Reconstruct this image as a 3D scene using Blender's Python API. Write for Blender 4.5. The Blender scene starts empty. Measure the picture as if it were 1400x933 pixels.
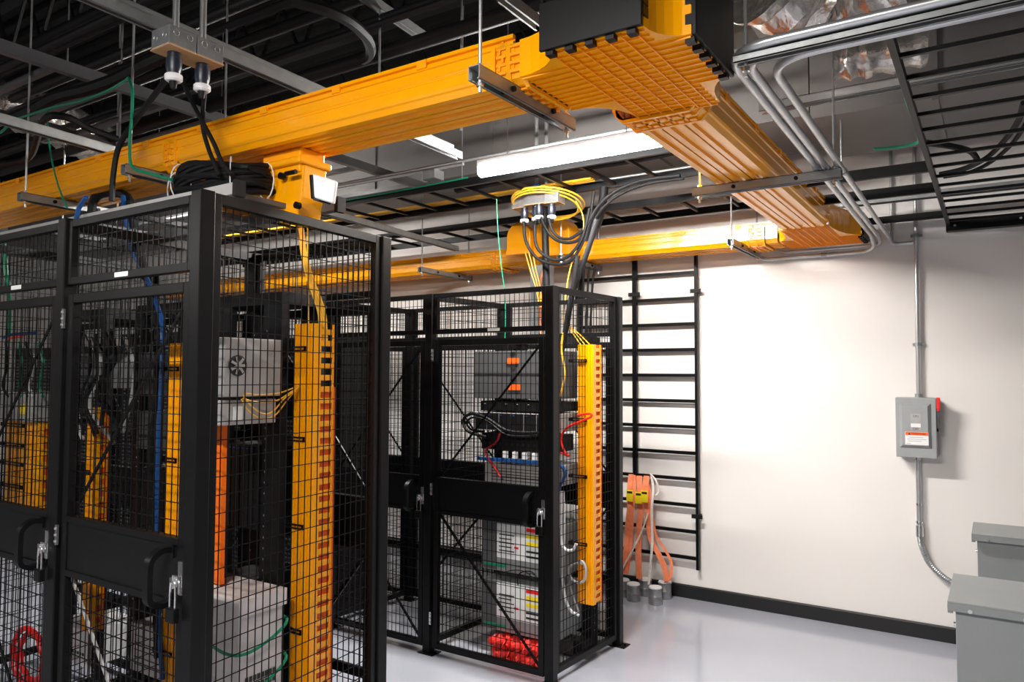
import bpy, math, random
import numpy as np
from mathutils import Vector, Matrix
random.seed(7)
S = bpy.context.scene
COL = S.collection
PI = math.pi
# ---------------------------------------------------------------- camera
YAW, PIT, ROL, FPX, CAMH = -0.575, 0.045, 0.004, 1020.0, 1.70
_cy, _sy = math.cos(YAW), math.sin(YAW)
_f = Vector((_sy*math.cos(PIT), _cy*math.cos(PIT), math.sin(PIT)))
_r0 = Vector((_cy, -_sy, 0)); _u0 = _r0.cross(_f)
_r = _r0*math.cos(ROL) + _u0*math.sin(ROL); _u = -_r0*math.sin(ROL) + _u0*math.cos(ROL)
cam_d = bpy.data.cameras.new('camera'); cam = bpy.data.objects.new('camera', cam_d); COL.objects.link(cam)
M = Matrix.Identity(4)
for i in range(3):
    M[i][0], M[i][1], M[i][2] = _r[i], _u[i], -_f[i]
M[2][3] = CAMH
cam.matrix_world = M
cam_d.sensor_width = 36; cam_d.lens = 36*FPX/1400; cam_d.clip_start = 0.05
S.camera = cam
def P(px, py, ax, val):
    """point seen at a photograph pixel, at a known real plane of the room"""
    d = _f + _r*((px-700)/FPX) - _u*((py-466.5)/FPX)
    t = (val - (0, 0, CAMH)[ax])/d[ax]
    return Vector((0, 0, CAMH)) + d*t
# ---------------------------------------------------------------- world, exposure
w = bpy.data.worlds.new('world'); S.world = w; w.use_nodes = True
w.node_tree.nodes['Background'].inputs[0].default_value = (0.75, 0.78, 0.85, 1)
w.node_tree.nodes['Background'].inputs[1].default_value = 0.05
S.view_settings.view_transform = 'Standard'; S.view_settings.look = 'None'
S.view_settings.gamma = 1; S.view_settings.use_curve_mapping = False
S.view_settings.exposure = 0.55
LED_MAIN, LED_OTHER = 150.0, 60.0
W_MAIN, W_FRONT_R, W_FRONT_L, W_FAR = 50.0, 112.0, 20.0, 55.0
# ---------------------------------------------------------------- materials
def mat(name, c, rough=.5, metal=0., noise=0., nscale=12., bump=0., coat=0., emit=0., spec=None):
    m = bpy.data.materials.new(name); m.use_nodes = True; nt = m.node_tree; b = nt.nodes['Principled BSDF']
    b.inputs['Base Color'].default_value = (*c, 1); b.inputs['Roughness'].default_value = rough
    b.inputs['Metallic'].default_value = metal
    if coat: b.inputs['Coat Weight'].default_value = coat; b.inputs['Coat Roughness'].default_value = .06
    if spec is not None: b.inputs['Specular IOR Level'].default_value = spec
    if emit:
        b.inputs['Emission Color'].default_value = (*c, 1); b.inputs['Emission Strength'].default_value = emit
    if noise or bump:
        tc = nt.nodes.new('ShaderNodeTexCoord'); n = nt.nodes.new('ShaderNodeTexNoise'); n.inputs['Scale'].default_value = nscale
        n.inputs['Detail'].default_value = 4
        nt.links.new(tc.outputs['Object'], n.inputs['Vector'])
        if noise:
            r = nt.nodes.new('ShaderNodeValToRGB')
            r.color_ramp.elements[0].position = .3; r.color_ramp.elements[1].position = .7
            r.color_ramp.elements[0].color = (*[x*(1-noise) for x in c], 1); r.color_ramp.elements[1].color = (*[min(1, x*(1+noise)) for x in c], 1)
            nt.links.new(n.outputs['Fac'], r.inputs['Fac']); nt.links.new(r.outputs['Color'], b.inputs['Base Color'])
        if bump:
            bp = nt.nodes.new('ShaderNodeBump'); bp.inputs['Strength'].default_value = bump; bp.inputs['Distance'].default_value = .02
            nt.links.new(n.outputs['Fac'], bp.inputs['Height']); nt.links.new(bp.outputs['Normal'], b.inputs['Normal'])
    return m
BLK = mat('black_powder_coat', (.0042, .0042, .0046), .38, noise=.1, spec=.17)
BLK2 = mat('black_rack_metal', (.008, .008, .009), .5, noise=.15, spec=.25)
RUB = mat('black_cable_rubber', (.008, .008, .009), .55, spec=.18)
PLUG = mat('dark_plug_plastic', (.012, .016, .03), .35)
YEL = mat('orange_yellow_trough_plastic', (1.0, .39, .0), .21, noise=.03, nscale=3, spec=.75)
YEL2 = mat('orange_yellow_ribbed_plastic', (1.0, .35, .0), .36, noise=.05, spec=.35)
ORG = mat('burnt_orange_plastic', (.75, .10, .004), .45)
FIB = mat('yellow_fiber_jacket', (.95, .52, .03), .4)
WALL = mat('wall_paint', (.80, .765, .735), .62, noise=.015, nscale=1.2)
FLOOR = mat('epoxy_floor', (.40, .415, .475), .13, noise=.03, nscale=2.5, coat=.4)
BASEM = mat('black_vinyl_baseboard', (.008, .008, .009), .45)
DECK = mat('dark_steel_deck', (.012, .012, .012), .9, noise=.15, spec=.1)
DUCT = mat('galvanized_duct', (.18, .168, .162), .5, .2, noise=.06, nscale=3)
DUCTD = mat('dull_duct', (.17, .18, .17), .55, .3, noise=.15, nscale=2)
GALV = mat('galvanized_steel', (.36, .37, .38), .36, .7, noise=.12, nscale=30)
STRUT = mat('strut_steel', (.30, .31, .31), .42, .6, noise=.12, nscale=20)
COND = mat('conduit_steel', (.55, .56, .57), .32, .75, noise=.06, nscale=15)
CHROME = mat('bright_zinc', (.75, .75, .76), .22, .95)
FOIL = mat('crumpled_foil', (.66, .62, .58), .27, .9, noise=.15, nscale=9, bump=1.0)
GRYP = mat('grey_enclosure_paint', (.25, .265, .265), .42, noise=.03)
GRYB = mat('grey_box_paint', (.33, .345, .35), .4, noise=.03)
GRYL = mat('light_grey_metal', (.42, .41, .40), .45, .2, noise=.08)
GRYD = mat('dark_grey_metal', (.085, .085, .088), .4, noise=.08)
WHT = mat('white_plastic', (.82, .81, .82), .4)
CARD = mat('off_white_carton', (.62, .57, .56), .7, noise=.08)
TAGW = mat('white_label', (.85, .85, .83), .5)
TAGO = mat('orange_label', (.95, .13, .01), .5)
TAGY = mat('yellow_tag', (.95, .72, .01), .5)
INK = mat('dark_ink', (.02, .02, .02), .5)
REDP = mat('red_plastic', (.80, .015, .012), .35)
REDC = mat('red_cable', (.5, .012, .02), .35)
REDF = mat('red_fabric', (.85, .03, .02), .65, noise=.35, nscale=25)
BLU = mat('blue_cable', (.006, .07, .26), .35)
GRN = mat('green_wire', (.0, .22, .11), .4)
SLING = mat('orange_webbing', (.92, .25, .11), .75, noise=.12, nscale=40)
SLINGW = mat('off_white_webbing', (.72, .66, .60), .8, noise=.1, nscale=40)
CORE = mat('copper_pipe', (.55, .22, .12), .4, .6)
BROWN = mat('kraft_cover', (.45, .26, .12), .6)
LEDM = mat('led_diffuser', (1, .97, .93), .5, emit=LED_MAIN)
LEDM2 = mat('led_diffuser_far', (1, .97, .93), .5, emit=LED_OTHER)
# ---------------------------------------------------------------- mesh builder
class MB:
    def __init__(s): s.v = []; s.f = []; s.p = []
    def mark(s): s.p.append((len(s.v), len(s.f)))
    def quadbox(s, o, a, b, c):
        s.mark()
        o, a, b, c = map(Vector, (o, a, b, c)); k = len(s.v)
        s.v += [o, o+a, o+a+b, o+b, o+c, o+a+c, o+a+b+c, o+b+c]
        F = [(0,3,2,1), (4,5,6,7), (0,1,5,4), (1,2,6,5), (2,3,7,6), (3,0,4,7)]
        if a.cross(b).dot(c) < 0: F = [tuple(reversed(q)) for q in F]
        s.f += [tuple(k+i for i in q) for q in F]; return s
    def box(s, x0, x1, y0, y1, z0, z1):
        return s.quadbox((x0, y0, z0), (x1-x0, 0, 0), (0, y1-y0, 0), (0, 0, z1-z0))
    def bar(s, p, q, wd, ht=None, up=(0, 0, 1)):
        ht = ht or wd; p, q = Vector(p), Vector(q); d = (q-p).normalized(); up = Vector(up)
        if abs(d.dot(up)) > .98: up = Vector((0, 1, 0))
        sd = d.cross(up).normalized(); u2 = sd.cross(d).normalized()
        return s.quadbox(p - sd*wd/2 - u2*ht/2, q-p, sd*wd, u2*ht)
    def tube(s, pts, r, n=8, closed=False, cap=True):
        s.mark()
        pts = [Vector(p) for p in pts]; N = len(pts); k = len(s.v)
        rs = r if isinstance(r, (list, tuple)) else [r]*N
        prev = None
        for i, p in enumerate(pts):
            if closed: t = pts[(i+1) % N]-pts[i-1]
            else: t = pts[min(i+1, N-1)]-pts[max(i-1, 0)]
            t = t.normalized() if t.length > 1e-9 else Vector((0, 0, 1))
            if prev is None:
                a = Vector((0, 0, 1)) if abs(t.z) < .9 else Vector((1, 0, 0))
                nrm = t.cross(a).normalized()
            else:
                nrm = (prev - t*prev.dot(t)); nrm = nrm.normalized() if nrm.length > 1e-6 else t.orthogonal().normalized()
            prev = nrm; bn = t.cross(nrm)
            for j in range(n):
                a = 2*PI*j/n; s.v.append(p + (nrm*math.cos(a)+bn*math.sin(a))*rs[i])
        m = N if closed else N-1
        for i in range(m):
            for j in range(n):
                a = k+i*n+j; b = k+i*n+(j+1) % n; c = k+((i+1) % N)*n+(j+1) % n; d = k+((i+1) % N)*n+j
                s.f.append((a, b, c, d))
        if cap and not closed:
            s.f.append(tuple(k+j for j in reversed(range(n)))); s.f.append(tuple(k+(N-1)*n+j for j in range(n)))
        return s
    def cyl(s, p, q, r, n=12): return s.tube([p, q], r, n)
    def prism(s, poly, o, ax, ay, ext):
        """closed 2D polygon extruded along ext"""
        s.mark()
        o, ax, ay, ext = map(Vector, (o, ax, ay, ext)); k = len(s.v); n = len(poly)
        for e in (Vector((0, 0, 0)), ext):
            for (a, b) in poly: s.v.append(o+ax*a+ay*b+e)
        area = sum(poly[i][0]*poly[(i+1) % n][1]-poly[(i+1) % n][0]*poly[i][1] for i in range(n))
        flip = (area > 0) == (ax.cross(ay).dot(ext) > 0)
        A = list(range(n)); 
        fa = tuple(k+i for i in A); fb = tuple(k+n+i for i in A)
        s.f.append(tuple(reversed(fa)) if flip else fa); s.f.append(fb if flip else tuple(reversed(fb)))
        for i in range(n):
            j = (i+1) % n; q = (k+i, k+j, k+n+j, k+n+i); s.f.append(q if flip else tuple(reversed(q)))
        return s
    def ribbon(s, pts, wd, th, up=(0, 0, 1)):
        """flat strap along a path; width along up x tangent"""
        pts = [Vector(p) for p in pts]; N = len(pts); k = len(s.v); wv = Vector(up).normalized()
        for i, p in enumerate(pts):
            t = (pts[min(i+1, N-1)]-pts[max(i-1, 0)]).normalized(); nn = t.cross(wv).normalized()
            for (a, b) in ((-1, -1), (1, -1), (1, 1), (-1, 1)): s.v.append(p+wv*a*wd/2+nn*b*th/2)
        for i in range(N-1):
            for j in range(4):
                s.f.append((k+i*4+j, k+i*4+(j+1) % 4, k+i*4+4+(j+1) % 4, k+i*4+4+j))
        s.f.append((k+3, k+2, k+1, k)); e = k+(N-1)*4; s.f.append((e, e+1, e+2, e+3)); return s
    def lathe(s, prof, o, axis=(0, 0, 1), n=20):
        s.mark()
        o = Vector(o); ax = Vector(axis).normalized(); e1 = ax.orthogonal().normalized(); e2 = ax.cross(e1); k = len(s.v)
        for (r, h) in prof:
            for j in range(n):
                a = 2*PI*j/n; s.v.append(o+ax*h+(e1*math.cos(a)+e2*math.sin(a))*max(r, 1e-4))
        for i in range(len(prof)-1):
            for j in range(n):
                s.f.append((k+i*n+j, k+i*n+(j+1) % n, k+(i+1)*n+(j+1) % n, k+(i+1)*n+j))
        s.f.append(tuple(k+j for j in reversed(range(n)))); s.f.append(tuple(k+(len(prof)-1)*n+j for j in range(n)))
        return s
WPOS = {}
SPLIT = {'rung': 1, 'tab': 1, 'curved_wall': 6, 'top_and_base': 1, 'side_rail': 1, 'rear_rail': 1, 'black_knob': 1, 'black_clip': 1, 'nut': 1, 'bolt': 1, 'side_bolt': 1,
         'blue_block': 1, 'clear_cap': 1, 'drive_bay': 1, 'retaining_clip': 4, 'lip_clip': 1, 'chord': 1, 'fan_blade': 1, 'yellow_mark': 1, 'red_mark': 1, 'label_plate': 1, 'vent_slot': 1, 'lip': 1, 'strap': 1,
         'cross_rib': 1, 'flange': 1, 'long_rib': 1, 'divider_rail': 1, 'coupling': 1, 'side_fixing': 1, 'door_louver': 1}
def build(mb, name, m, parent=None, smooth=False, kind=None, label=None, bevel=0):
    g = SPLIT.get(name)
    if g and parent and len(mb.p) > g and len(mb.p)//g <= 90:
        o = None; P_ = mb.p+[(len(mb.v), len(mb.f))]
        for i in range(0, len(mb.p), g):
            a, b = P_[i], P_[min(i+g, len(mb.p))]; q = MB(); q.v = mb.v[a[0]:b[0]]; q.f = [tuple(k-a[0] for k in f) for f in mb.f[a[1]:b[1]]]
            o = build(q, name, m, parent, smooth, kind, label, bevel)
        return o
    off = WPOS.get(parent.name, Vector((0, 0, 0))) if parent else Vector((0, 0, 0))
    me = bpy.data.meshes.new(name); me.from_pydata([tuple(v-off) for v in mb.v], [], mb.f)
    me.materials.append(m)
    if smooth:
        me.polygons.foreach_set('use_smooth', [True]*len(me.polygons)); me.update()
        try: me.set_sharp_from_angle(angle=.7)
        except Exception: pass
    me.update()
    o = bpy.data.objects.new(name, me); COL.objects.link(o)
    if parent: o.parent = parent; WPOS[o.name] = off
    if kind: o['kind'] = kind
    if label: o['label'] = label
    if bevel:
        bv = o.modifiers.new('bevel', 'BEVEL'); bv.width = bevel; bv.segments = 2; bv.limit_method = 'ANGLE'
    return o
def thing(name, label, cat, loc, group=None):
    o = bpy.data.objects.new(name, None); COL.objects.link(o); o.location = loc; o.empty_display_size = .05
    WPOS[o.name] = Vector(loc); o['label'] = label; o['category'] = cat
    if group: o['group'] = group
    return o
def solo(mb, name, m, label, cat, group=None, smooth=False, kind=None, bevel=0):
    # one-mesh thing; origin moved to the base of its bounding box
    xs = [v.x for v in mb.v]; ys = [v.y for v in mb.v]; zs = [v.z for v in mb.v]
    c = Vector(((min(xs)+max(xs))/2, (min(ys)+max(ys))/2, min(zs)))
    mb.v = [v-c for v in mb.v]
    o = build(mb, name, m, None, smooth, kind, label, bevel); o.location = c; WPOS[o.name] = c
    o['category'] = cat
    if group: o['group'] = group
    return o
def struct(mb, name, m, **k): return build(mb, name, m, None, kind='structure', **k)
def crv(pts, sub=6):
    pts = [Vector(p) for p in pts]
    if len(pts) < 3: return pts
    out = []; Q = [pts[0]*2-pts[1]]+pts+[pts[-1]*2-pts[-2]]
    for i in range(1, len(Q)-2):
        a, b, c, d = Q[i-1:i+3]
        for j in range(sub):
            t = j/sub
            out.append(.5*((2*b)+(c-a)*t+(2*a-5*b+4*c-d)*t*t+(-a+3*b-3*c+d)*t**3))
    out.append(pts[-1]); return out
def cable(name, label, pts, r, m, cat='cable', group=None, n=7, sub=6):
    return solo(MB().tube(crv(pts, sub), r, n), name, m, label, cat, group, smooth=True)
def fillet(pts, rad, n=7):
    pts = [Vector(p) for p in pts]; out = [pts[0]]
    for i in range(1, len(pts)-1):
        a, b, c = pts[i-1:i+2]; d1 = (a-b).normalized(); d2 = (c-b).normalized()
        ang = d1.angle(d2); L = min(rad/math.tan(ang/2), (a-b).length*.49, (c-b).length*.49)
        p1 = b+d1*L; p2 = b+d2*L
        for j in range(n+1):
            t = j/n; out.append(p1*(1-t)**2+b*2*t*(1-t)+p2*t*t)
    out.append(pts[-1]); return out
# ================================================================= THE ROOM
XL, XR, YF, YB, ZC = -13.0, 4.0, -5.0, 5.59, 4.7
struct(MB().box(XL, XR, YF, YB, -.1, 0), 'floor', FLOOR)
struct(MB().box(XL, XR, YB, YB+.12, 0, ZC), 'wall_back', WALL)
struct(MB().box(XL-.12, XL, YF, YB, 0, ZC), 'wall_left', WALL)
struct(MB().box(XR, XR+.12, YF, YB, 0, ZC), 'wall_right', WALL)
struct(MB().box(XL, XR, YF-.12, YF, 0, ZC), 'wall_front', WALL)
m = MB(); y = YF; prof = []
while y < YB:                                   # corrugated roof deck, flutes along the wall
    prof += [(y, 0), (y+.06, 0), (y+.08, .05), (y+.13, .05), (y+.15, 0)]; y += .15
m.prism([(YF, .12)]+[(a, b) for a, b in prof if a <= YB]+[(YB, 0), (YB, .12)], (XL, 0, ZC), (0, 1, 0), (0, 0, 1), (XR-XL, 0, 0))
struct(m, 'ceiling', DECK)
m = MB(); m.prism([(0, 0), (-.012, 0), (-.012, .09), (-.008, .1), (0, .1)], (XL, YB, 0), (0, 1, 0), (0, 0, 1), (XR-XL, 0, 0))
struct(m, 'baseboard_back', BASEM)
# ================================================================= TROUGHS
Wt, Ht, ZB = .285, .145, 2.60
def trough_profile(W=Wt, H=Ht, t=.004):
    half = [(-.008, H), (-.008, H-.012), (.004, H-.013), (.004, H-.02), (-.006, H-.021), (-.006, H-.034), (0, H-.036), (0, .078), (.004, .074), (.004, .067),
            (-.001, .063), (-.001, .03), (.004, .022), (.010, .018), (.022, 0), (.050, 0), (.054, .011), (.072, .011), (.076, 0), (.096, 0), (.097, .016), (.102, .016), (.103, 0), (.128, 0), (.132, .011)]
    out = half + [(W-a, b) for a, b in reversed(half)]
    inn = [(W-t-.002, H), (W-t-.006, .03), (W-.028, .020), (.028, .020), (t+.006, .03), (t+.002, H)]
    return out+inn
def collar_bits(o, ax, ext, W=Wt, H=Ht, L=.12, side=(True, True)):
    """coupler saddle wrapping the trough: raised band, ridges and lattice"""
    mb = MB(); lat = MB(); o = Vector(o); ax = Vector(ax); e = Vector(ext).normalized(); z = Vector((0, 0, 1))
    def band(off, l, th):
        pr = [(-th, H*.8), (-th, .03), (-th*.3, .01), (.02, -th), (W-.02, -th), (W+th*.3, .01), (W+th, .03), (W+th, H*.8), (W, H*.8), (W, .03), (W-.022, 0), (.022, 0), (0, .03), (0, H*.8)]
        mb.prism(pr, o+e*off, ax, z, e*l)
    band(0, L, .005); band(.0, .014, .016); band(L*.5-.008, .016, .013); band(L-.014, .014, .016)
    nb = 5
    for i in range(nb):
        a = .03+(W-.06)*(i+.5)/nb
        lat.quadbox(o+ax*(a-.016)+z*-.013+e*.02, ax*.010, e*(L-.04), z*.01)
        lat.quadbox(o+ax*(a+.004)+z*-.018+e*.028, ax*.022, e*.022, z*.014)
        lat.quadbox(o+ax*(a+.004)+z*-.018+e*(L-.05), ax*.022, e*.022, z*.014)
    for sgn, a0 in ((-1, -.014), (1, W+.004)):
        for k in range(4):
            hh = .026+k*.026
            lat.quadbox(o+ax*a0+z*hh+e*.016, ax*.010, e*.036, z*.010)
            lat.quadbox(o+ax*a0+z*hh+e*(L-.052), ax*.010, e*.036, z*.010)
            lat.quadbox(o+ax*a0+z*(hh+.012)+e*(.024+.012*(k % 2)), ax*.008, e*.008, z*.014)
    return mb, lat
def trough(name, label, o, ax, ext, clips=.4, group='yellow cable troughs under the ceiling'):
    o = Vector(o); ext = Vector(ext); ax = Vector(ax); e = ext.normalized(); L = ext.length
    t = thing(name, label, 'cable trough', o+ext*.5, group)
    build(MB().prism(trough_profile(), o, ax, (0, 0, 1), ext), 'channel', YEL, t)
    n = int(L/clips); c = MB()
    for i in range(n):
        q = o+e*(i+.5)*clips
        c.quadbox(q+ax*-.012+Vector((0, 0, Ht-.030)), e*.04, ax*.014, Vector((0, 0, .028)))
        c.quadbox(q+ax*(Wt-.002)+Vector((0, 0, Ht-.030)), e*.04, ax*.014, Vector((0, 0, .028)))
    build(c, 'lip_clip', YEL2, t); return t
def coupler(label, o, ax, ext, L=.12):
    t = thing('trough_coupler', label, 'coupler', Vector(o), 'trough couplers')
    mb, lat = collar_bits(o, ax, ext, L=L); build(mb, 'saddle', YEL, t); build(lat, 'lattice', YEL2, t); return t
Y1 = 1.897; X2 = -1.105; Y3 = 5.165
trough('cable_trough', 'long orange-yellow cable trough running left above the near cage', (-6.6, Y1-.008, ZB), (0, 1, 0), (5.38, 0, 0))
trough('cable_trough', 'orange-yellow trough going from the near junction back to the wall', (X2, 2.50, ZB), (1, 0, 0), (0, 2.25, 0))
trough('cable_trough', 'orange-yellow trough running along the white back wall', (-8.5, Y3, ZB), (0, 1, 0), (7.28, 0, 0))
coupler('ribbed coupler joining the long near trough to the big junction', (-1.30, Y1, ZB), (0, 1, 0), (1, 0, 0))
coupler('ribbed coupler between big junction and crossing trough', (X2, 2.38, ZB), (1, 0, 0), (0, 1, 0), .13)
coupler('ribbed coupler on the near trough above the black cable coil', (-3.06, Y1, ZB), (0, 1, 0), (1, 0, 0), .10)
coupler('ribbed coupler of back wall trough beside the far corner junction', (-1.42, Y3, ZB), (0, 1, 0), (1, 0, 0), .12)
coupler('ribbed coupler on back wall trough left of the yellow spill hoods', (-3.56, Y3, ZB), (0, 1, 0), (1, 0, 0), .10)
def junction(label, x0, x1, y0, y1, ax0, ax1, ay0, ay1, open_near, open_right, zt, capnear=True, far=True, left=True):
    """cross / tee body: footprint with concave rounded corners, gridded underside"""
    t = thing('trough_junction', label, 'junction', ((x0+x1)/2, (y0+y1)/2, ZB), 'trough junctions')
    def cor(cx, cy, sx, sy, r1, r2):
        # concave quarter from (cx,cy+sy*r2) to (cx+sx*r1,cy)
        out = []
        for i in range(7):
            a = i/6*PI/2
            out.append((cx+sx*r1*(1-math.cos(a)), cy+sy*r2*(1-math.sin(a))))
        return out
    poly = []
    # near-left, near-right, far-right, far-left corners (arms ax0..ax1 in x, ay0..ay1 in y)
    nl = [(ax0-(ax0-x0)*math.sin(a), y0+(ay0-y0)*(1-math.cos(a))) for a in [i/6*PI/2 for i in range(7)]]
    def cc(a0, b0, a1, b1):   # curve from (a0,b0) to (a1,b1) bulging toward centre, start tangent vertical
        return [(a0+(a1-a0)*(1-math.cos(q)), b0+(b1-b0)*math.sin(q)) for q in [i/6*PI/2 for i in range(7)]]
    poly += [(ax0, y0), (ax1, y0)]
    poly += cc(ax1, y0, x1, ay0)[1:]
    poly += [(x1, ay1)]
    poly += list(reversed(cc(ax1, y1, x1, ay1)))[1:]
    poly += [(ax0, y1)]
    poly += cc(ax0, y1, x0, ay1)[1:]
    poly += [(x0, ay0)]
    poly += list(reversed(cc(ax0, y0, x0, ay0)))[1:-1]
    z = Vector((0, 0, 1))
    build(MB().prism(poly, (0, 0, ZB), (1, 0, 0), (0, 1, 0), (0, 0, .008)), 'floor_plate', YEL, t)
    # walls along the curved corners
    wl = MB()
    def wallstrip(pts):
        for (a, b) in zip(pts[:-1], pts[1:]):
            wl.bar((a[0], a[1], ZB+zt/2), (b[0], b[1], ZB+zt/2), .005, zt)
    wallstrip(cc(ax1, y0, x1, ay0))
    zt_ = zt; zt = .115; wallstrip(cc(ax1, y1, x1, ay1)); wallstrip(cc(ax0, y1, x0, ay1)); wallstrip(cc(ax0, y0, x0, ay0))
    build(wl, 'curved_wall', YEL, t, smooth=True)
    rb = MB()
    n = 9
    def inside_x(y): return (x0, x1) if ay0 <= y <= ay1 else (ax0, ax1)
    def inside_y(x): return (y0, y1) if ax0 <= x <= ax1 else (ay0, ay1)
    yy = y0+.012
    while yy < y1:
        a, b = inside_x(yy); rb.box(a+.004, b-.004, yy, yy+.006, ZB-.006, ZB); yy += .0345
    rb2 = MB(); xx = ax0+.006
    while xx < ax1:
        a, b = inside_y(xx); rb2.box(xx, xx+.004, a+.004, b-.004, ZB-.008, ZB); xx += .042
    build(rb, 'cross_rib', YEL2, t); build(rb2, 'long_rib', YEL2, t)
    return t
J1 = junction('large gridded orange junction hanging above the centre with black end caps', -1.19, -.655, 1.765, 2.40, -1.03, -.745, 1.875, 2.205, True, True, .24)
def endcap(label, o, ax, W, H, nrm):
    t = thing('end_cap', label, 'end cap', o, 'black trough end caps')
    o = Vector(o); ax = Vector(ax); n = Vector(nrm); z = Vector((0, 0, 1))
    build(MB().quadbox(o, ax*W, n*.012, z*H), 'plate', BLK, t, bevel=.002)
    c = MB(); k = int(W/.052)
    for i in range(k):
        q = o+ax*(W*(i+.25)/k); c.quadbox(q-n*.024-z*.012, ax*.024, n*.026, z*.022)
    for i in range(4):
        for a in (0, W-.006): c.quadbox(o+ax*a-n*.03+z*(.03+H*.23*i), ax*.008, n*.032, z*.028)
    build(c, 'tab', BLK, t); return t
endcap('black end cap on near side of the large junction', (-1.045, 1.755, ZB-.004), (1, 0, 0), .305, .135, (0, -1, 0))
endcap('black end cap on right side of the large junction', (-.652, 1.87, ZB-.004), (0, 1, 0), .34, .235, (1, 0, 0))
J2 = junction('gridded orange corner junction close to the back wall', -1.20, -.70, 4.75, 5.46, X2, X2+Wt, Y3-.01, Y3+Wt+.005, False, True, .15)
endcap('black end cap of the corner junction near the wall conduits', (-.697, Y3, ZB-.004), (0, 1, 0), .285, .15, (1, 0, 0))
# top guard of the large junction (black rim seen above the near cap)
# ---------------- trapeze hangers
def hanger(label, a, b, ztop, zs=ZB-.025, rod_in=.03, group='trapeze hangers', wd=.041, h=.021):
    a = Vector(a); b = Vector(b); a.z = b.z = zs; d = (b-a).normalized()
    t = thing('trapeze_hanger', label, 'hanger', (a+b)*.5, group)
    sd = d.cross(Vector((0, 0, 1)))
    m = MB()
    m.quadbox(a-sd*wd/2+Vector((0, 0, h-.003)), b-a, sd*wd, (0, 0, .003))
    m.quadbox(a-sd*wd/2-Vector((0, 0, h)), b-a, sd*.003, (0, 0, 2*h)); m.quadbox(a+sd*(wd/2-.003)-Vector((0, 0, h)), b-a, sd*.003, (0, 0, 2*h))
    m.quadbox(a-sd*wd/2-Vector((0, 0, h)), b-a, sd*.009, (0, 0, .003)); m.quadbox(a+sd*(wd/2-.009)-Vector((0, 0, h)), b-a, sd*.009, (0, 0, .003))
    build(m, 'strut', STRUT, t)
    for p, zt in ((a+d*rod_in, ztop), (b-d*rod_in, ztop)):
        build(MB().cyl((p.x, p.y, zs-.05), (p.x, p.y, zt), .0052, 8), 'threaded_rod', COND, t, smooth=True)
        n = MB(); n.cyl((p.x, p.y, zs-.034), (p.x, p.y, zs-.022), .011, 6); n.cyl((p.x, p.y, zs+.022), (p.x, p.y, zs+.034), .011, 6)
        build(n, 'nut', CHROME, t)
    k = MB()
    for f in (.3, .72):
        q = a+(b-a)*f; k.cyl(q-sd*.03, q+sd*.03, .009, 8)
    build(k, 'black_clip', BLK, t); return t
hanger('strut trapeze hanger holding the near trough left of the large junction', (-1.25, 1.72, 0), (-1.235, 2.28, 0), 4.6)
hanger('strut trapeze hanger on near trough with green wire beside black coil', (-3.12, 1.745, 0), (-3.12, 2.27, 0), 4.6)
hanger('strut trapeze hanger under the near trough at the left frame edge', (-4.05, 1.745, 0), (-4.05, 2.27, 0), 4.6)
hanger('strut trapeze hanger under the trough going back to the wall', (-1.20, 3.45, 0), (-.54, 3.45, 0), 3.2)
hanger('strut trapeze hanger on back wall trough beside the corner junction', (-1.44, 4.84, 0), (-1.44, 5.53, 0), 3.3)
hanger('strut trapeze hanger on back wall trough above the second cage', (-4.02, 4.78, 0), (-4.02, 5.50, 0), 3.3)
hanger('strut trapeze hanger on back wall trough behind hanging black cables', (-2.72, 4.84, 0), (-2.72, 5.53, 0), 3.3)
# ================================================================= CAGES
def wiremesh(o, ax, W, H, par, du=.034, dv=.0615, th=.0030, name='wire_mesh'):
    o = Vector(o); ax = Vector(ax); n = ax.cross(Vector((0, 0, 1))); m = MB(); k = int(W/du)
    for i in range(1, k+1):
        a = W*i/(k+1); m.quadbox(o+ax*(a-th/2)-n*th/2, ax*th, n*th, (0, 0, H))
    k = int(H/dv)
    for i in range(1, k+1):
        h = H*i/(k+1); m.quadbox(o-n*(th*1.3)+Vector((0, 0, h-th/2)), ax*W, n*th, (0, 0, th))
    return build(m, name, BLK, par)
def frame(m, o, ax, W, H, t, d, n):
    o = Vector(o); ax = Vector(ax); z = Vector((0, 0, 1)); o2 = o-n*d/2
    m.quadbox(o2, ax*t, n*d, z*H); m.quadbox(o2+ax*(W-t), ax*t, n*d, z*H)
    m.quadbox(o2+ax*t, ax*(W-2*t), n*d, z*t); m.quadbox(o2+ax*t+z*(H-t), ax*(W-2*t), n*d, z*t)
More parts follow.
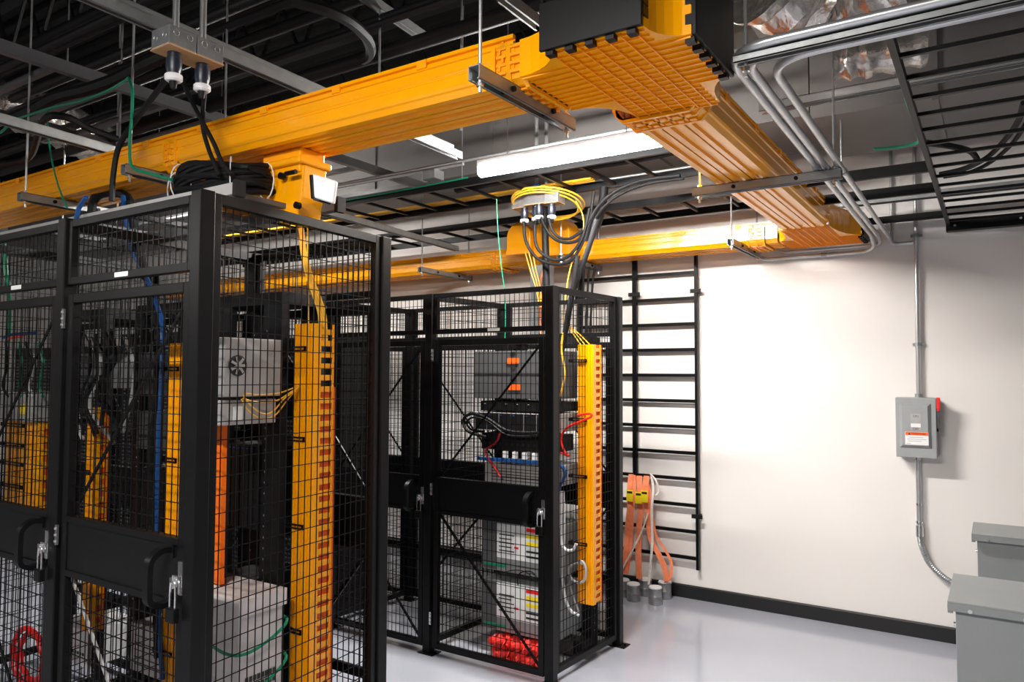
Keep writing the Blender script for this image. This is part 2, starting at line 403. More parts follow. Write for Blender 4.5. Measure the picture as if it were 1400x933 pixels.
def door(t, x0, x1, y, dz, sgn=-1, hardware=True, mirror=False, lower=None):
    """wire door between posts at x0 and x1; sgn -1 faces the camera side"""
    n = Vector((0, 1, 0)); z = Vector((0, 0, 1)); zl, zh = .035+dz*0, 1.912+dz
    a, b = x0+.042, x1-.040; m = MB(); frame(m, (a, y, zl), (1, 0, 0), b-a, zh-zl, .036, .03, n)
    D = build(m, 'door', BLK, t, bevel=.003)
    kz0, kz1 = .855+dz, 1.065+dz
    build(MB().box(a+.03, b-.03, y-.010, y+.010, kz0, kz1).box(a+.03, b-.03, y-.016, y+.016, kz0-.006, kz0+.016).box(a+.03, b-.03, y-.016, y+.016, kz1-.016, kz1+.006), 'solid_panel', BLK, D)
    wiremesh((a+.03, y, zl+.03), (1, 0, 0), b-a-.06, kz0-zl-.03, D)
    wiremesh((a+.03, y, kz1), (1, 0, 0), b-a-.06, zh-kz1-.03, D)
    br = MB(); s = -sgn
    L, Rr = (a+.03, b-.03) if not mirror else (b-.03, a+.03)
    br.bar((L, y+.012, kz1+.01), (Rr, y+.012, zh-.03), .012, .006, (0, 1, 0))
    build(br, 'brace_rod', BLK, D)
    br = MB(); br.bar((L, y+.012, kz0-.01), (Rr, y+.012, zl+.03), .016, .006, (0, 1, 0)); build(br, 'brace_rod', lower or BLK, D)
    if hardware and dz == 0: build(MB().box(b-.115, b-.055, y-.0125, y-.0105, kz1-.045, kz1-.030), 'caution_sticker', TAGY, D, label='small yellow sticker')
    if not hardware: return D
    for hz in (1.78+dz, .96+dz, .18+dz):
        h = MB().box(x0+.026, x0+.040, y-.030, y-.022, hz, hz+.075)
        for q in range(3): h.cyl((x0+.033, y-.03, hz+.01+q*.024), (x0+.033, y-.03, hz+.018+q*.024), .006, 8)
        build(h, 'hinge', CHROME, D)
    hx = b-.075; hz = .862+dz
    hp = [(hx, y-.01, hz+.17), (hx, y-.05, hz+.172), (hx, y-.085, hz+.145), (hx, y-.09, hz+.10), (hx, y-.09, hz+.05), (hx, y-.085, hz+.015), (hx, y-.05, hz-.004), (hx, y-.01, hz)]
    m = MB(); m.ribbon(crv(hp, 4), .030, .018, (1, 0, 0)); m.box(hx-.02, hx+.02, y-.018, y-.010, hz-.015, hz+.03); m.box(hx-.02, hx+.02, y-.018, y-.010, hz+.145, hz+.19)
    build(m, 'pull_handle', BLK, D, smooth=True)
    lx = b-.006; lz = .93+dz
    m = MB(); m.box(lx, lx+.022, y-.030, y-.022, lz-.03, lz+.075); m.box(lx-.022, lx+.02, y-.036, y-.030, lz-.005, lz+.03); m.box(lx-.022, lx-.008, y-.045, y-.030, lz-.01, lz+.025)
    build(m, 'latch', CHROME, D)
    m = MB(); px_ = lx-.004
    m.tube(crv([(px_-.014, y-.044, lz-.07), (px_-.014, y-.044, lz-.02), (px_-.010, y-.044, lz+.006), (px_, y-.044, lz+.014), (px_+.010, y-.044, lz+.006), (px_+.014, y-.044, lz-.02), (px_+.014, y-.044, lz-.07)], 3), .0035, 6)
    build(m, 'padlock_shackle', CHROME, D, smooth=True)
    build(MB().box(px_-.023, px_+.023, y-.056, y-.034, lz-.115, lz-.068), 'padlock_body', BLK, D, bevel=.004)
    return D
def cage(label, xs, y0, y1, dz, H, skew, group=None):
    """xs: post x positions left to right; last one is the right-hand corner"""
    t = thing('wire_mesh_cage', label, 'cage', (xs[-1], y0, 0)); n = Vector((0, 1, 0)); z = Vector((0, 0, 1)); pw = .055
    def X(x, y): return x+skew*(y-y0)/(y1-y0)
    for i, x in enumerate(xs):
        for y in (y0, y1):
            xx = X(x, y); 
            o = build(MB().box(xx-pw/2, xx+pw/2, y-pw/2, y+pw/2, 0, H), 'post', BLK, t, bevel=.004)
            f = MB().box(xx-.05, xx+.065, y-.045, y+.045, 0, .006); f.cyl((xx+.052, y, 0), (xx+.052, y, .018), .009, 6)
            build(f, 'foot_plate', BLK, o)
    for i in range(len(xs)-1):
        a, b = xs[i]+pw/2, xs[i+1]-pw/2
        for y, hw in ((y0, True), (y1, False)):
            m = MB(); frame(m, (X(a, y), y, 1.948+dz), (1, 0, 0), b-a, .252, .029, .03, n)
            f = build(m, 'transom_frame', BLK, t, bevel=.002)
            wiremesh((X(a, y)+.02, y, 1.97+dz), (1, 0, 0), b-a-.04, .21, f)
            if hw:
                c = (a+b)/2+.07*(i % 2)-.02; q = MB().box(c-.042, c+.042, y-.0175, y-.0155, 1.955+dz, 1.972+dz)
                g = build(q, 'name_plate', TAGW, f, label='white name plate')
            sk = X(0, y)-0
            door(t, xs[i]+sk, xs[i+1]+sk, y, dz, hardware=hw, mirror=not hw, lower=GRYL if (hw and dz > 0 and i == len(xs)-2) else None)  # light grey puts a lit sheen into this lower brace's colour; others stay black
    # side panels: right wall and dividers
    for i, x in enumerate(xs):
        L = Vector((X(x, y1)-x, y1-y0, 0)); ax = L.normalized(); W = L.length-pw; nn = ax.cross(z)
        m = MB(); o = Vector((x, y0, .045))+ax*pw/2
        if i == len(xs)-1 or i == 0:
            frame(m, o, ax, W, H-.045, .036, .03, nn); f = build(m, 'side_frame', BLK, t, bevel=.002)
            wiremesh(o+ax*.03+z*.03, ax, W-.06, H-.105, f)
        else:
            m.quadbox(o-nn*.015, ax*W, nn*.03, z*.036); m.quadbox(o-nn*.015+z*(H-.085), ax*W, nn*.03, z*.036)
            f = build(m, 'divider_rail', BLK, t)
            wiremesh(o+z*.03, ax, W, H-.105, f)
    # rear cross rail
    m = MB()
    for i in range(len(xs)-1): m.box(X(xs[i], y1)+.03, X(xs[i+1], y1)-.03, y1-.02, y1+.0, .39, .43)
    build(m, 'rear_rail', BLK, t)
    return t
cage('near black wire mesh cage filling the left foreground', [-4.745, -3.885, -3.028, -2.172], 1.485, 2.42, .09, 2.30, -.075)
cage('second black wire mesh cage standing behind across the aisle', [-5.53, -4.67, -3.81, -2.95, -2.085], 3.625, 4.38, 0, 2.2, .05)
# ================================================================= CAGE CONTENTS
def manager(label, x0, x1, y, d, z0, z1, pitch=.047, top_open=0):
    """vertical ribbed cable manager: ribbed face to the aisle, slotted fingers on its right side"""
    t = thing('vertical_cable_manager', label, 'cable manager', ((x0+x1)/2, y+d/2, z0), 'yellow vertical cable managers')
    W = x1-x0; pr = [(0, 0)]; k = 6
    for i in range(k):
        a = W*i/k; b = W/k; pr += [(a+b*.1, -.006), (a+b*.7, -.006), (a+b*.78, 0), (a+b*.98, 0)]
    pr += [(W, 0), (W, .006), (0, .006)]
    build(MB().prism(pr, (x0, y, z0), (1, 0, 0), (0, 1, 0), (0, 0, z1-z0)), 'ribbed_cover', YEL, t)
    build(MB().box(x0, x0+.006, y+.006, y+d, z0, z1), 'side_wall', YEL2, t)
    f = MB(); f.box(x1-.006, x1, y+.006, y+d*.30, z0, z1); f.box(x1-.006, x1, y+d*.86, y+d*.92, z0, z1)
    zz = z0+.01
    while zz < z1-.03: f.box(x1-.007, x1-.001, y+d*.3, y+d*.85, zz, zz+pitch*.48); zz += pitch
    build(f, 'finger_comb', YEL, t)
    g = MB().box(x1-.016, x1-.010, y+.006, y+d, z0, z1-top_open); g.box(x1-.014, x1+.001, y+d*.92, y+d, z0, z1-top_open)
    build(g, 'backing_strip', ORG, t, label='burnt orange strip behind the finger slots')
    b = MB()
    for q in (.93, .70, .48, .22):
        zc = z0+(z1-z0)*q; b.box(x0-.06, x0+W*.62, y-.012, y-.007, zc, zc+.006); b.box(x0-.06, x0+W*.62, y-.012, y-.007, zc+.014, zc+.020); b.box(x0+W*.55, x0+W*.62, y-.012, y-.007, zc, zc+.02)
        b.box(x0-.06, x0-.052, y-.012, y+.03, zc, zc+.02)
    build(b, 'retaining_clip', BLK, t); return t
manager('tall yellow ribbed cable manager inside the right end of the near cage', -2.425, -2.312, 2.10, .115, .30, 1.905, .047, .26)
manager('yellow ribbed cable manager inside the right end of the second cage', -2.115, -2.012, 4.0, .105, .345, 1.882, .045)
manager('yellow ribbed cable manager seen through the middle door of near cage', -3.735, -3.655, 1.95, .06, .46, 1.53, .055)
manager('yellow cable manager behind blue cables, right side of near cage door', -3.07, -2.94, 1.95, .12, .10, 1.83, .05)
manager('yellow cable manager under the light grey panel at left frame edge', -4.61, -4.27, 1.97, .10, .97, 1.435, .07)
def rack(label, x0, x1, y0, y1, h, group='black equipment racks', two=False, wide=.05):
    t = thing('equipment_rack', label, 'rack', ((x0+x1)/2, (y0+y1)/2, 0), group)
    if two:
        for x, w2 in ((x0, .045), (x1-.075, .075)):
            p = build(MB().box(x, x+w2, y0+.16, y0+.24, .012, h-.001), 'upright', BLK2, t)
            q = MB(); zz = .12
            while zz < h-.08: q.box(x+w2-.001, x+w2+.0012, y0+.19, y0+.197, zz, zz+.007); zz += .045
            build(q, 'mounting_hole', GRYL, p)
        build(MB().box(x0, x1, y0+.12, y0+.28, h, h+.04).box(x0, x1, y0+.02, y0+.34, .0, .012).box(x1-.075, x1+.0, y0+.05, y0+.155, .012, .09), 'top_and_base', BLK2, t)
        return t
    for x in (x0, x1-wide):
        for y in (y0, y1):
            m = MB().box(x, x+wide, y, y+.035, .012, h-.001)
            p = build(m, 'upright', BLK2, t)
            q = MB(); zz = .12
            while zz < h-.08:
                q.box(x+.022, x+.029, y-.0012, y+.002, zz, zz+.007); zz += .045
            build(q, 'mounting_hole', GRYL, p)
    m = MB().box(x0, x1, y0, y1+.035, h, h+.05).box(x0, x1, y0, y1+.035, .0, .012)
    build(m, 'top_and_base', BLK2, t)
    m = MB().box(x0+.004, x0+.012, y0+.036, y1-.001, .5, .54).box(x1-.012, x1-.004, y0+.036, y1-.001, .5, .54).box(x0+.004, x0+.012, y0+.036, y1-.001, 1.4, 1.44).box(x1-.012, x1-.004, y0+.036, y1-.001, 1.4, 1.44)
    build(m, 'side_rail', BLK2, t); return t
rack('black equipment rack with wide posts at right end of the near cage', -2.92, -2.465, 2.06, 2.26, 1.99, wide=.115)
rack('black equipment rack in the middle of the near cage', -3.52, -3.10, 2.06, 2.28, 1.98)
rack('black equipment rack in the left bay of the near cage', -4.24, -3.80, 2.06, 2.28, 1.98)
rack('black two post rack inside the right bay of the second cage', -2.68, -2.115, 4.02, 4.02, 1.90, two=True)
def server(label, x0, x1, y0, y1, z0, z1, m_, style=0, group='rack mounted units', seed=1):
    rnd = random.Random(seed); t = thing('rack_unit', label, 'rack unit', ((x0+x1)/2, (y0+y1)/2, z0), group)
    build(MB().box(x0, x1, y0, y1, z0, z1), 'housing', m_, t, bevel=.002)
    h = z1-z0; W = x1-x0
    if style == 0:      # drive bays
        b = MB(); n = 6
        for i in range(n):
            a = x0+.02+(W-.04)*i/n; b.box(a, a+(W-.04)/n-.008, y0-.006, y0, z0+.006, z1-.006)
        build(b, 'drive_bay', BLK2, t)
        l = MB()
        for i in range(n): a = x0+.03+(W-.04)*i/n; l.box(a, a+.012, y0-.009, y0-.006, z1-.018, z1-.013)
        build(l, 'bay_mark', BLU if seed % 2 else GRYL, t)
    elif style == 1:    # patch ports
        b = MB(); n = 12
        for i in range(n):
            a = x0+.02+(W-.04)*i/n; b.box(a, a+.014, y0-.003, y0, z0+h*.3, z0+h*.3+.014)
        build(b, 'port', INK, t)
    elif style == 2:    # plain with vents
        b = MB()
        for i in range(5): b.box(x0+W*.1, x1-W*.1, y0-.002, y0, z0+h*(.15+.15*i), z0+h*(.15+.15*i)+.004)
        build(b, 'vent', INK, t)
    return t
# second cage, right bay
t = thing('battery_cabinet', 'dark grey cabinet with two orange labels near top of the second cage', 'cabinet', (-2.5, 4.0, 1.56))
build(MB().box(-2.77, -2.20, 3.83, 4.15, 1.553, 1.845), 'housing', GRYD, t, bevel=.003)
build(MB().box(-2.77, -2.20, 3.828, 3.831, 1.70, 1.704), 'seam', INK, t)
b = MB(); b.box(-2.515, -2.43, 3.826, 3.829, 1.765, 1.80); b.box(-2.505, -2.42, 3.826, 3.829, 1.605, 1.64); build(b, 'label_plate', TAGO, t, label='orange label')
b = MB()
for zc in (1.825, 1.735, 1.68, 1.66): b.box(-2.49, -2.455, 3.826, 3.829, zc, zc+.014)
build(b, 'vent_slot', INK, t)
server('black thin unit directly under the dark grey cabinet', -2.72, -2.2, 3.84, 4.17, 1.475, 1.535, BLK2, 0, seed=2)
server('silver drive shelf with rows of black bays in the second cage', -2.77, -2.19, 3.83, 4.17, 1.355, 1.465, GRYL, 0, seed=3)
server('black patch panel with cables below the silver drive shelf', -2.72, -2.2, 3.85, 4.1, 1.235, 1.335, BLK2, 1, seed=4)
server('grey power shelf above the solid door band of the second cage', -2.70, -2.2, 3.86, 4.17, 1.03, 1.15, GRYL, 2, seed=5)
t = thing('terminal_strip', 'blue and white terminal strip on a shelf in the second cage', 'terminal strip', (-2.45, 3.84, 1.16))
m = MB(); [m.box(-2.74+.05*i, -2.705+.05*i, 3.83, 3.85, 1.165, 1.185) for i in range(10)]; build(m, 'blue_block', BLU, t)
m = MB(); [m.box(-2.55+.07*i, -2.52+.07*i, 3.835, 3.855, 1.19, 1.23) for i in range(5)]; build(m, 'clear_cap', WHT, t)
def ups(label, z0, z1):
    t = thing('power_unit', label, 'power unit', (-2.42, 4.0, z0), 'grey power units')
    build(MB().box(-2.70, -2.18, 3.84, 4.17, z0, z1), 'housing', GRYP, t, bevel=.004)
    build(MB().box(-2.70, -2.60, 3.832, 3.84, z0+.01, z1-.005), 'side_bezel', GRYD, t)
    h = z1-z0
    build(MB().box(-2.59, -2.25, 3.832, 3.836, z0+h*.28, z1-h*.04), 'label_sheet', TAGW, t, label='white printed label')
    m = MB()
    for i in range(5): m.box(-2.57, -2.46-.02*(i % 2), 3.829, 3.831, z0+h*(.42+.08*i), z0+h*(.42+.08*i)+.006)
    m.box(-2.375, -2.27, 3.829, 3.831, z0+h*.36, z0+h*.40); m.box(-2.375, -2.27, 3.829, 3.831, z0+h*.46, z0+h*.50)
    build(m, 'printed_text', INK, t)
    build(MB().box(-2.375, -2.26, 3.829, 3.831, z1-h*.13, z1-h*.06).box(-2.46, -2.43, 3.829, 3.831, z0+h*.5, z0+h*.54), 'red_mark', REDP, t)
    build(MB().box(-2.375, -2.27, 3.829, 3.831, z1-h*.26, z1-h*.19).box(-2.375, -2.27, 3.829, 3.831, z1-h*.40, z1-h*.33), 'yellow_mark', TAGY, t)
    build(MB().box(-2.68, -2.52, 3.828, 3.832, z0+h*.10, z0+h*.14), 'green_strap', GRN, t)
ups('upper grey power unit with white label in the second cage', .50, .80)
ups('lower grey power unit with white label in the second cage', .14, .44)
# red bundle
for i, (cx, cz, lb) in enumerate(((-2.45, .062, 'red folded cloth bundle on top, beneath the grey power units'), (-2.42, .0, 'red folded cloth bundle on the floor, beneath the grey power units'))):
    m = MB(); a = []
    for k in range(26):
        u = k/25; a.append((cx-.17+.34*u+.01*math.sin(k*2.1), 3.80+.05*math.sin(k*1.7), cz+.032+.016*math.sin(k*2.9+i)))
    m.tube(a, [.014+.012*abs(math.sin(k*1.3)) for k in range(26)], 8)
    m.tube([(p[0]+.02, p[1]+.05, p[2]*.9+.003) for p in a], .024, 8)
    solo(m, 'cloth_bundle', REDF, lb, 'cloth', 'red cloth bundles', smooth=True)
def seg(name, label, pix, ax, val, r, m_, cat='cable', group=None, dv=None, **k):
    pts = []
    for i, q in enumerate(pix):
        v = q[2] if len(q) > 2 else val
        pts.append(P(q[0], q[1], ax, v))
    return cable(name, label, pts, r, m_, cat, group, **k)
seg('cable', 'thick black looped cable across the silver drive shelf', [(665,598),(640,590),(633,575),(645,566),(665,572),(690,588),(712,592),(735,592)], 1, 3.78, .010, RUB)
seg('cable', 'black cable looping just above the silver drive shelf cable', [(662,590),(645,588),(638,578),(648,571),(668,577),(690,594),(714,597),(735,596)], 1, 3.80, .007, RUB)
seg('cable', 'dark red cable hanging left of the patch panel', [(684,592),(678,605),(664,616),(668,628),(677,640),(684,652)], 1, 3.8, .007, REDC)
seg('cable', 'red cable arching over the yellow manager in second cage', [(790,568),(806,566),(808,570),(795,576),(774,586),(767,602),(772,618),(778,624),(766,619)], 1, 3.92, .007, REDP)
seg('cable', 'blue cable loop right of the second cage corner post', [(764,636),(770,640),(773,648),(770,656),(766,664),(765,672)], 1, 3.9, .010, BLU)
seg('cable', 'white braided cable hanging down behind the second cage corner', [(766,672),(766,700),(767,740),(774,752),(783,752),(788,744)], 1, 3.9, .009, WHT)
seg('cable', 'second white braided cable dropping lower behind the cage corner', [(770,672),(771,720),(769,780),(772,815),(780,835),(792,842)], 1, 3.92, .009, WHT)
seg('cable', 'grey coiled cable loop beside bottom of the yellow manager', [(788,770),(796,768),(801,778),(799,793),(790,797),(780,790),(779,776),(788,770),(797,771)], 1, 3.94, .008, GRYL)
seg('cable', 'grey cable trailing down beside the yellow manager to the floor', [(780,785),(779,800),(785,820),(792,838)], 1, 3.93, .006, GRYL)
seg('cable', 'yellow fiber cable hanging beside the second cage corner post', [(770,455),(768,470),(768,482),(771,500),(772,514),(769,530),(766,542)], 1, 3.85, .006, FIB)
seg('cable', 'black corded loop on the lower grey power unit', [(684,790),(690,783),(705,780),(720,783),(733,795)], 1, 3.81, .003, RUB)
seg('cable', 'black corded loop on the right of lower power unit', [(708,800),(708,788),(715,782),(726,782),(733,788)], 1, 3.80, .004, RUB)
# second cage, yellow fan of fibres into the manager
for i, (a, b) in enumerate((((770,440),(800,472)), ((772,444),(794,472)), ((771,441),(806,471)))):
    seg('fiber_cable', ('thin yellow fiber dropping to manager top, %s strand' % ('centre', 'left', 'right')[i]), [a, ((a[0]+b[0])/2, (a[1]+b[1])/2-2), b], 1, 4.02, .003, FIB, 'cable', 'yellow fibers above the second cage manager')
# ---- near cage contents
t = thing('fan_unit', 'light grey equipment box with round fan grille in the near cage', 'equipment', (-2.55, 1.9, 1.62))
build(MB().box(-2.62, -2.40, 1.74, 2.01, 1.612, 1.835), 'housing', GRYL, t, bevel=.003)
m = MB(); m.lathe([(.040, 0), (.040, .004), (.034, .005)], (-2.40, 1.80, 1.73), (1, 0, 0), 20); build(m, 'fan_opening', INK, t)
m = MB()
for k in range(7):
    a = 2*PI*k/7; m.bar((-2.393, 1.80, 1.73), (-2.393, 1.80+.034*math.cos(a), 1.73+.034*math.sin(a)), .010, .002, (1, 0, 0))
m.cyl((-2.396, 1.80, 1.73), (-2.389, 1.80, 1.73), .011, 10); build(m, 'fan_blade', GRYL, t)
m = MB().box(-2.585, -2.50, 1.735, 1.739, 1.64, 1.81); build(m, 'front_opening', INK, t)
m = MB(); [m.cyl((-2.60, 1.738, 1.64+.05*i), (-2.60, 1.734, 1.64+.05*i), .005, 8) for i in range(4)]; [m.cyl((-2.47, 1.738, 1.64+.05*i), (-2.47, 1.734, 1.64+.05*i), .005, 8) for i in range(4)]
build(m, 'screw', INK, t)
t = thing('power_supply', 'light grey power supply below the fan box in the near cage', 'equipment', (-2.55, 1.85, 1.5))
build(MB().box(-2.62, -2.42, 1.75, 2.0, 1.505, 1.600), 'housing', GRYL, t, bevel=.003)
build(MB().box(-2.60, -2.50, 1.735, 1.75, 1.535, 1.575), 'socket', INK, t)
build(MB().box(-2.421, -2.417, 1.80, 1.84, 1.52, 1.575), 'sticker', TAGW, t)
solo(MB().box(-2.67, -2.575, 1.872, 1.88, .87, 1.50).box(-2.67, -2.665, 1.862, 1.89, .87, 1.50).box(-2.58, -2.575, 1.868, 1.89, .87, 1.50), 'filler_panel', mat('bright_orange_panel', (.95, .17, .005), .45), 'flat bright orange upright panel left of the dark rack post', 'panel')
t = thing('carton', 'tall off-white carton wrapped in green cords inside near cage', 'carton', (-2.5, 1.9, 0))
build(MB().box(-2.66, -2.36, 1.80, 2.00, 0, .80), 'body', CARD, t, bevel=.004)
m = MB().box(-2.67, -2.348, 1.79, 2.01, .80, .862)
build(m, 'lid', CARD, t)
m = MB()
for i in range(6):
    for j in range(8): m.box(-2.359, -2.357, 1.83+.018*j, 1.843+.018*j, .40+.03*i, .42+.03*i)
build(m, 'perforated_grille', INK, t)
for lb, zc, dz_ in (('green cord looped high around the off-white carton', .74, -.06), ('green cord looped low around the off-white carton', .60, -.07)):
    pts = [(-2.67, 1.79, zc), (-2.5, 1.78, zc+dz_), (-2.352, 1.785, zc+dz_*1.2), (-2.342, 1.9, zc+dz_), (-2.345, 2.01, zc), (-2.5, 2.015, zc+.01), (-2.67, 2.01, zc+.02), (-2.68, 1.9, zc+.01), (-2.67, 1.79, zc)]
    cable('cord', lb, pts, .006, GRN, 'cord', 'green cords on the carton')
# dark post and black equipment
server('black rack unit high in the right rack of the near cage', -2.80, -2.585, 2.05, 2.3, 1.50, 1.75, BLK2, 2, seed=6)
server('black rack unit at mid height in right rack of the near cage', -2.80, -2.585, 2.05, 2.3, 1.05, 1.40, BLK2, 0, seed=7)
server('black rack unit at the bottom of right rack in the near cage', -2.80, -2.585, 2.05, 2.3, .35, .85, BLK2, 2, seed=8)
server('black switch at the top of middle rack in the near cage', -3.468, -3.152, 2.04, 2.3, 1.60, 1.80, GRYD, 1, seed=9)
server('grey switch below the top of middle rack in the near cage', -3.468, -3.152, 2.04, 2.3, 1.34, 1.52, GRYD, 1, seed=10)
server('black unit at mid height in middle rack of the near cage', -3.468, -3.152, 2.04, 2.3, .95, 1.25, BLK2, 0, seed=11)
server('pale unit low in middle rack of the near cage', -3.468, -3.152, 2.04, 2.3, .30, .52, CARD, 2, seed=12)
server('dark switch at the top of left rack in the near cage', -4.188, -3.852, 2.04, 2.3, 1.62, 1.80, GRYD, 1, seed=13)
server('white framed unit low in left rack of the near cage', -4.188, -3.852, 2.04, 2.3, .22, .40, WHT, 1, seed=14)
t = thing('patch_enclosure', 'light grey enclosure with yellow label at left edge of near cage', 'enclosure', (-4.45, 2.05, 1.44))
build(MB().box(-4.67, -4.25, 1.93, 2.18, 1.44, 1.59), 'housing', GRYL, t, bevel=.003)
build(MB().box(-4.40, -4.32, 1.925, 1.929, 1.48, 1.53), 'label_plate', TAGY, t, label='yellow label')
# dark cabinets in the left bays of the second cage
def cabinet(label, x0, x1, y0, y1, h):
    t = thing('server_cabinet', label, 'cabinet', ((x0+x1)/2, (y0+y1)/2, 0), 'black server cabinets')
    build(MB().box(x0, x1, y0, y1, .02, h), 'body', BLK2, t, bevel=.005)
    m = MB()
    for x in (x0+.03, x1-.04): m.box(x, x+.01, y0-.010, y0, .06, h-.04)
    m.box(x0+.03, x1-.03, y0-.010, y0, .06, .08); m.box(x0+.03, x1-.03, y0-.010, y0, h-.06, h-.04)
    build(m, 'door_frame', BLK, t)
    m = MB(); zz = .12
    while zz < h-.1: m.box(x0+.05, x1-.05, y0-.006, y0, zz, zz+.012); zz += .034
    build(m, 'door_louver', GRYD, t)
    m = MB(); zz = .2
    while zz < h-.15: m.box(x1, x1+.004, y0+.05, y0+.065, zz, zz+.01); zz += .05
    build(m, 'side_fixing', GRYL, t)
cabinet('black louvered server cabinet third from right in the second cage', -4.60, -3.90, 3.72, 4.26, 1.98)
cabinet('black louvered server cabinet fourth from right in the second cage', -5.46, -4.75, 3.72, 4.26, 1.98)
cabinet('black louvered server cabinet beyond the left end of second cage', -6.60, -5.75, 3.72, 4.26, 2.05)
cabinet('black louvered server cabinet seen through the near cage door', -7.60, -6.75, 3.72, 4.26, 1.95)
cabinet('black louvered server cabinet furthest left in the far row', -8.60, -7.75, 3.72, 4.26, 1.95)
# cables in the near cage
seg('cable', 'thick black cable dropping from the ceiling box into near cage', [(240,92,1.75),(215,125,1.75),(185,165,1.75),(163,200,1.75),(155,240,1.75),(153,275,1.75)], 1, 1.75, .012, RUB)
seg('cable', 'black cable from left ceiling box plug to the black coil', [(243,95),(258,130),(276,165),(292,195),(305,225),(318,240)], 1, 1.75, .009, RUB)
seg('cable', 'black cable from right ceiling box plug to the black coil', [(283,108),(279,135),(277,170),(284,200),(295,228),(300,240)], 1, 1.78, .009, RUB)
seg('cable', 'bundled black cable arching over the top of the near cage', [(125,300),(128,275),(140,265),(160,264),(175,272),(180,300),(188,340),(200,380)], 1, 2.0, .022, RUB)
seg('cable', 'blue network cable rising over the near cage door post', [(104,300),(108,285),(114,275),(118,270)], 1, 1.7, .010, BLU)
seg('cable', 'blue network bundle descending behind the near cage door', [(168,268,1.95),(172,300,1.95),(180,340,1.98),(198,375,1.99),(212,410,1.97),(222,450,1.94),(221,520,1.93),(217,600,1.93),(215,700,1.93),(216,820,1.93),(222,930,1.93)], 1, 2, .011, BLU)
seg('cable', 'black bundle descending beside the blue network bundle', [(175,275,1.96),(190,350,2.0),(205,400,1.98),(214,450,1.95),(212,540,1.94),(206,640,1.94),(210,760,1.94),(214,900,1.94)], 1, 2, .012, RUB)
seg('cable', 'green wire hanging down at the left edge of near cage', [(5,335),(8,370),(12,400),(12,440),(10,470)], 1, 1.9, .012, GRN)
seg('cable', 'blue cable lying along the top of left rack', [(5,462),(15,458),(30,456),(48,455)], 1, 1.9, .008, BLU)
seg('cable', 'red cable lying below the blue cable on left rack', [(10,464),(22,461),(34,459)], 1, 1.88, .006, REDP)
for i in range(9):
    rr = random.Random(40+i); x = 100+rr.random()*80; yy = 450+rr.random()*30
    seg('cable', ['black','dark','slack','twisted','drooping','curved','sagging','short','hanging'][i]+' cable in the tangle %s' % ('behind the top of the near cage door', 'beside the pale strips', 'under the blue cable bundle')[i % 3], [(x, yy), (x+20*rr.random(), yy+40), (x-25+40*rr.random(), yy+80), (x-10+30*rr.random(), yy+130)], 1, 1.93, .006+.006*rr.random(), RUB if i % 3 else GRYL, 'cable', 'tangled cables in the near cage')
for i in range(6):
    rr = random.Random(90+i); x = 8+i*9; yy = 468
    seg('cable', ['outer left','inner left','mid left','mid right','inner right','outer right'][i]+' hanging cable of the left rack tangle', [(x, yy), (x+8*rr.random(), yy+30), (x-5+10*rr.random(), yy+60), (x+6*rr.random(), yy+75)], 1, 1.93, .007, (RUB, GRYL, GRN)[i % 3], 'cable', 'tangled cables at left frame edge')
def ring(c, rx, ry, r, n=28, tilt=(0, 0)):
    c = Vector(c); return [c+Vector((rx*math.cos(2*PI*i/n), ry*math.sin(2*PI*i/n), tilt[0]*math.cos(2*PI*i/n)+tilt[1]*math.sin(2*PI*i/n))) for i in range(n)]
c = P(38, 900, 1, 1.9)
m = MB()
for k in range(2): m.tube([c+Vector(((.155-.03*k)*math.cos(a), .02*k+.004*math.sin(8*a), (.145-.03*k)*math.sin(a))) for a in [2*PI*q/36 for q in range(36)]], [.013+.002*(q % 2) for q in range(36)], 8, closed=True)
solo(m, 'coiled_hose', REDP, 'red coiled hose at the bottom of left rack', 'hose', smooth=True)
# ---- yellow fiber loops around fan box, drop from spill
FG = dict(cat='cable', group='yellow fibers near the fan box')
seg('fiber_cable', 'yellow fiber looping from the fan box, upper strand', [(334,538),(355,540),(380,538),(398,532),(408,528)], 0, -2.385, .0028, FIB, **FG)
seg('fiber_cable', 'yellow fiber looping from the fan box, middle strand', [(332,545),(352,550),(378,548),(395,538),(408,530)], 0, -2.38, .0028, FIB, **FG)
seg('fiber_cable', 'yellow fiber looping from the fan box, lowest strand', [(330,546),(340,562),(358,573),(376,568),(392,548),(406,532)], 0, -2.39, .0028, FIB, **FG)
seg('fiber_cable', 'yellow fiber looping from the fan box, inner lowest strand', [(332,540),(344,556),(360,566),(374,562),(388,546),(404,534)], 0, -2.378, .0028, FIB, **FG)
for i in range(4):
    seg('fiber_cable', 'yellow fiber %s falling from spill chute to tall manager' % ('far left in the bundle', 'left of centre in the bundle', 'right of centre in the bundle', 'far right in the bundle')[i], [(408+i*2, 312), (412+i*2, 345), (420+i*2.5, 380), (430+i*3, 410), (436+i*3, 432), (438+i*3, 470)], 1, 2.14+.01*i, .0045, FIB, 'cable', 'yellow fibers falling to the tall manager')
seg('fiber_cable', 'single thin yellow fiber left of the falling bundle', [(420,298),(421,380),(422,452)], 1, 2.13, .003, FIB)
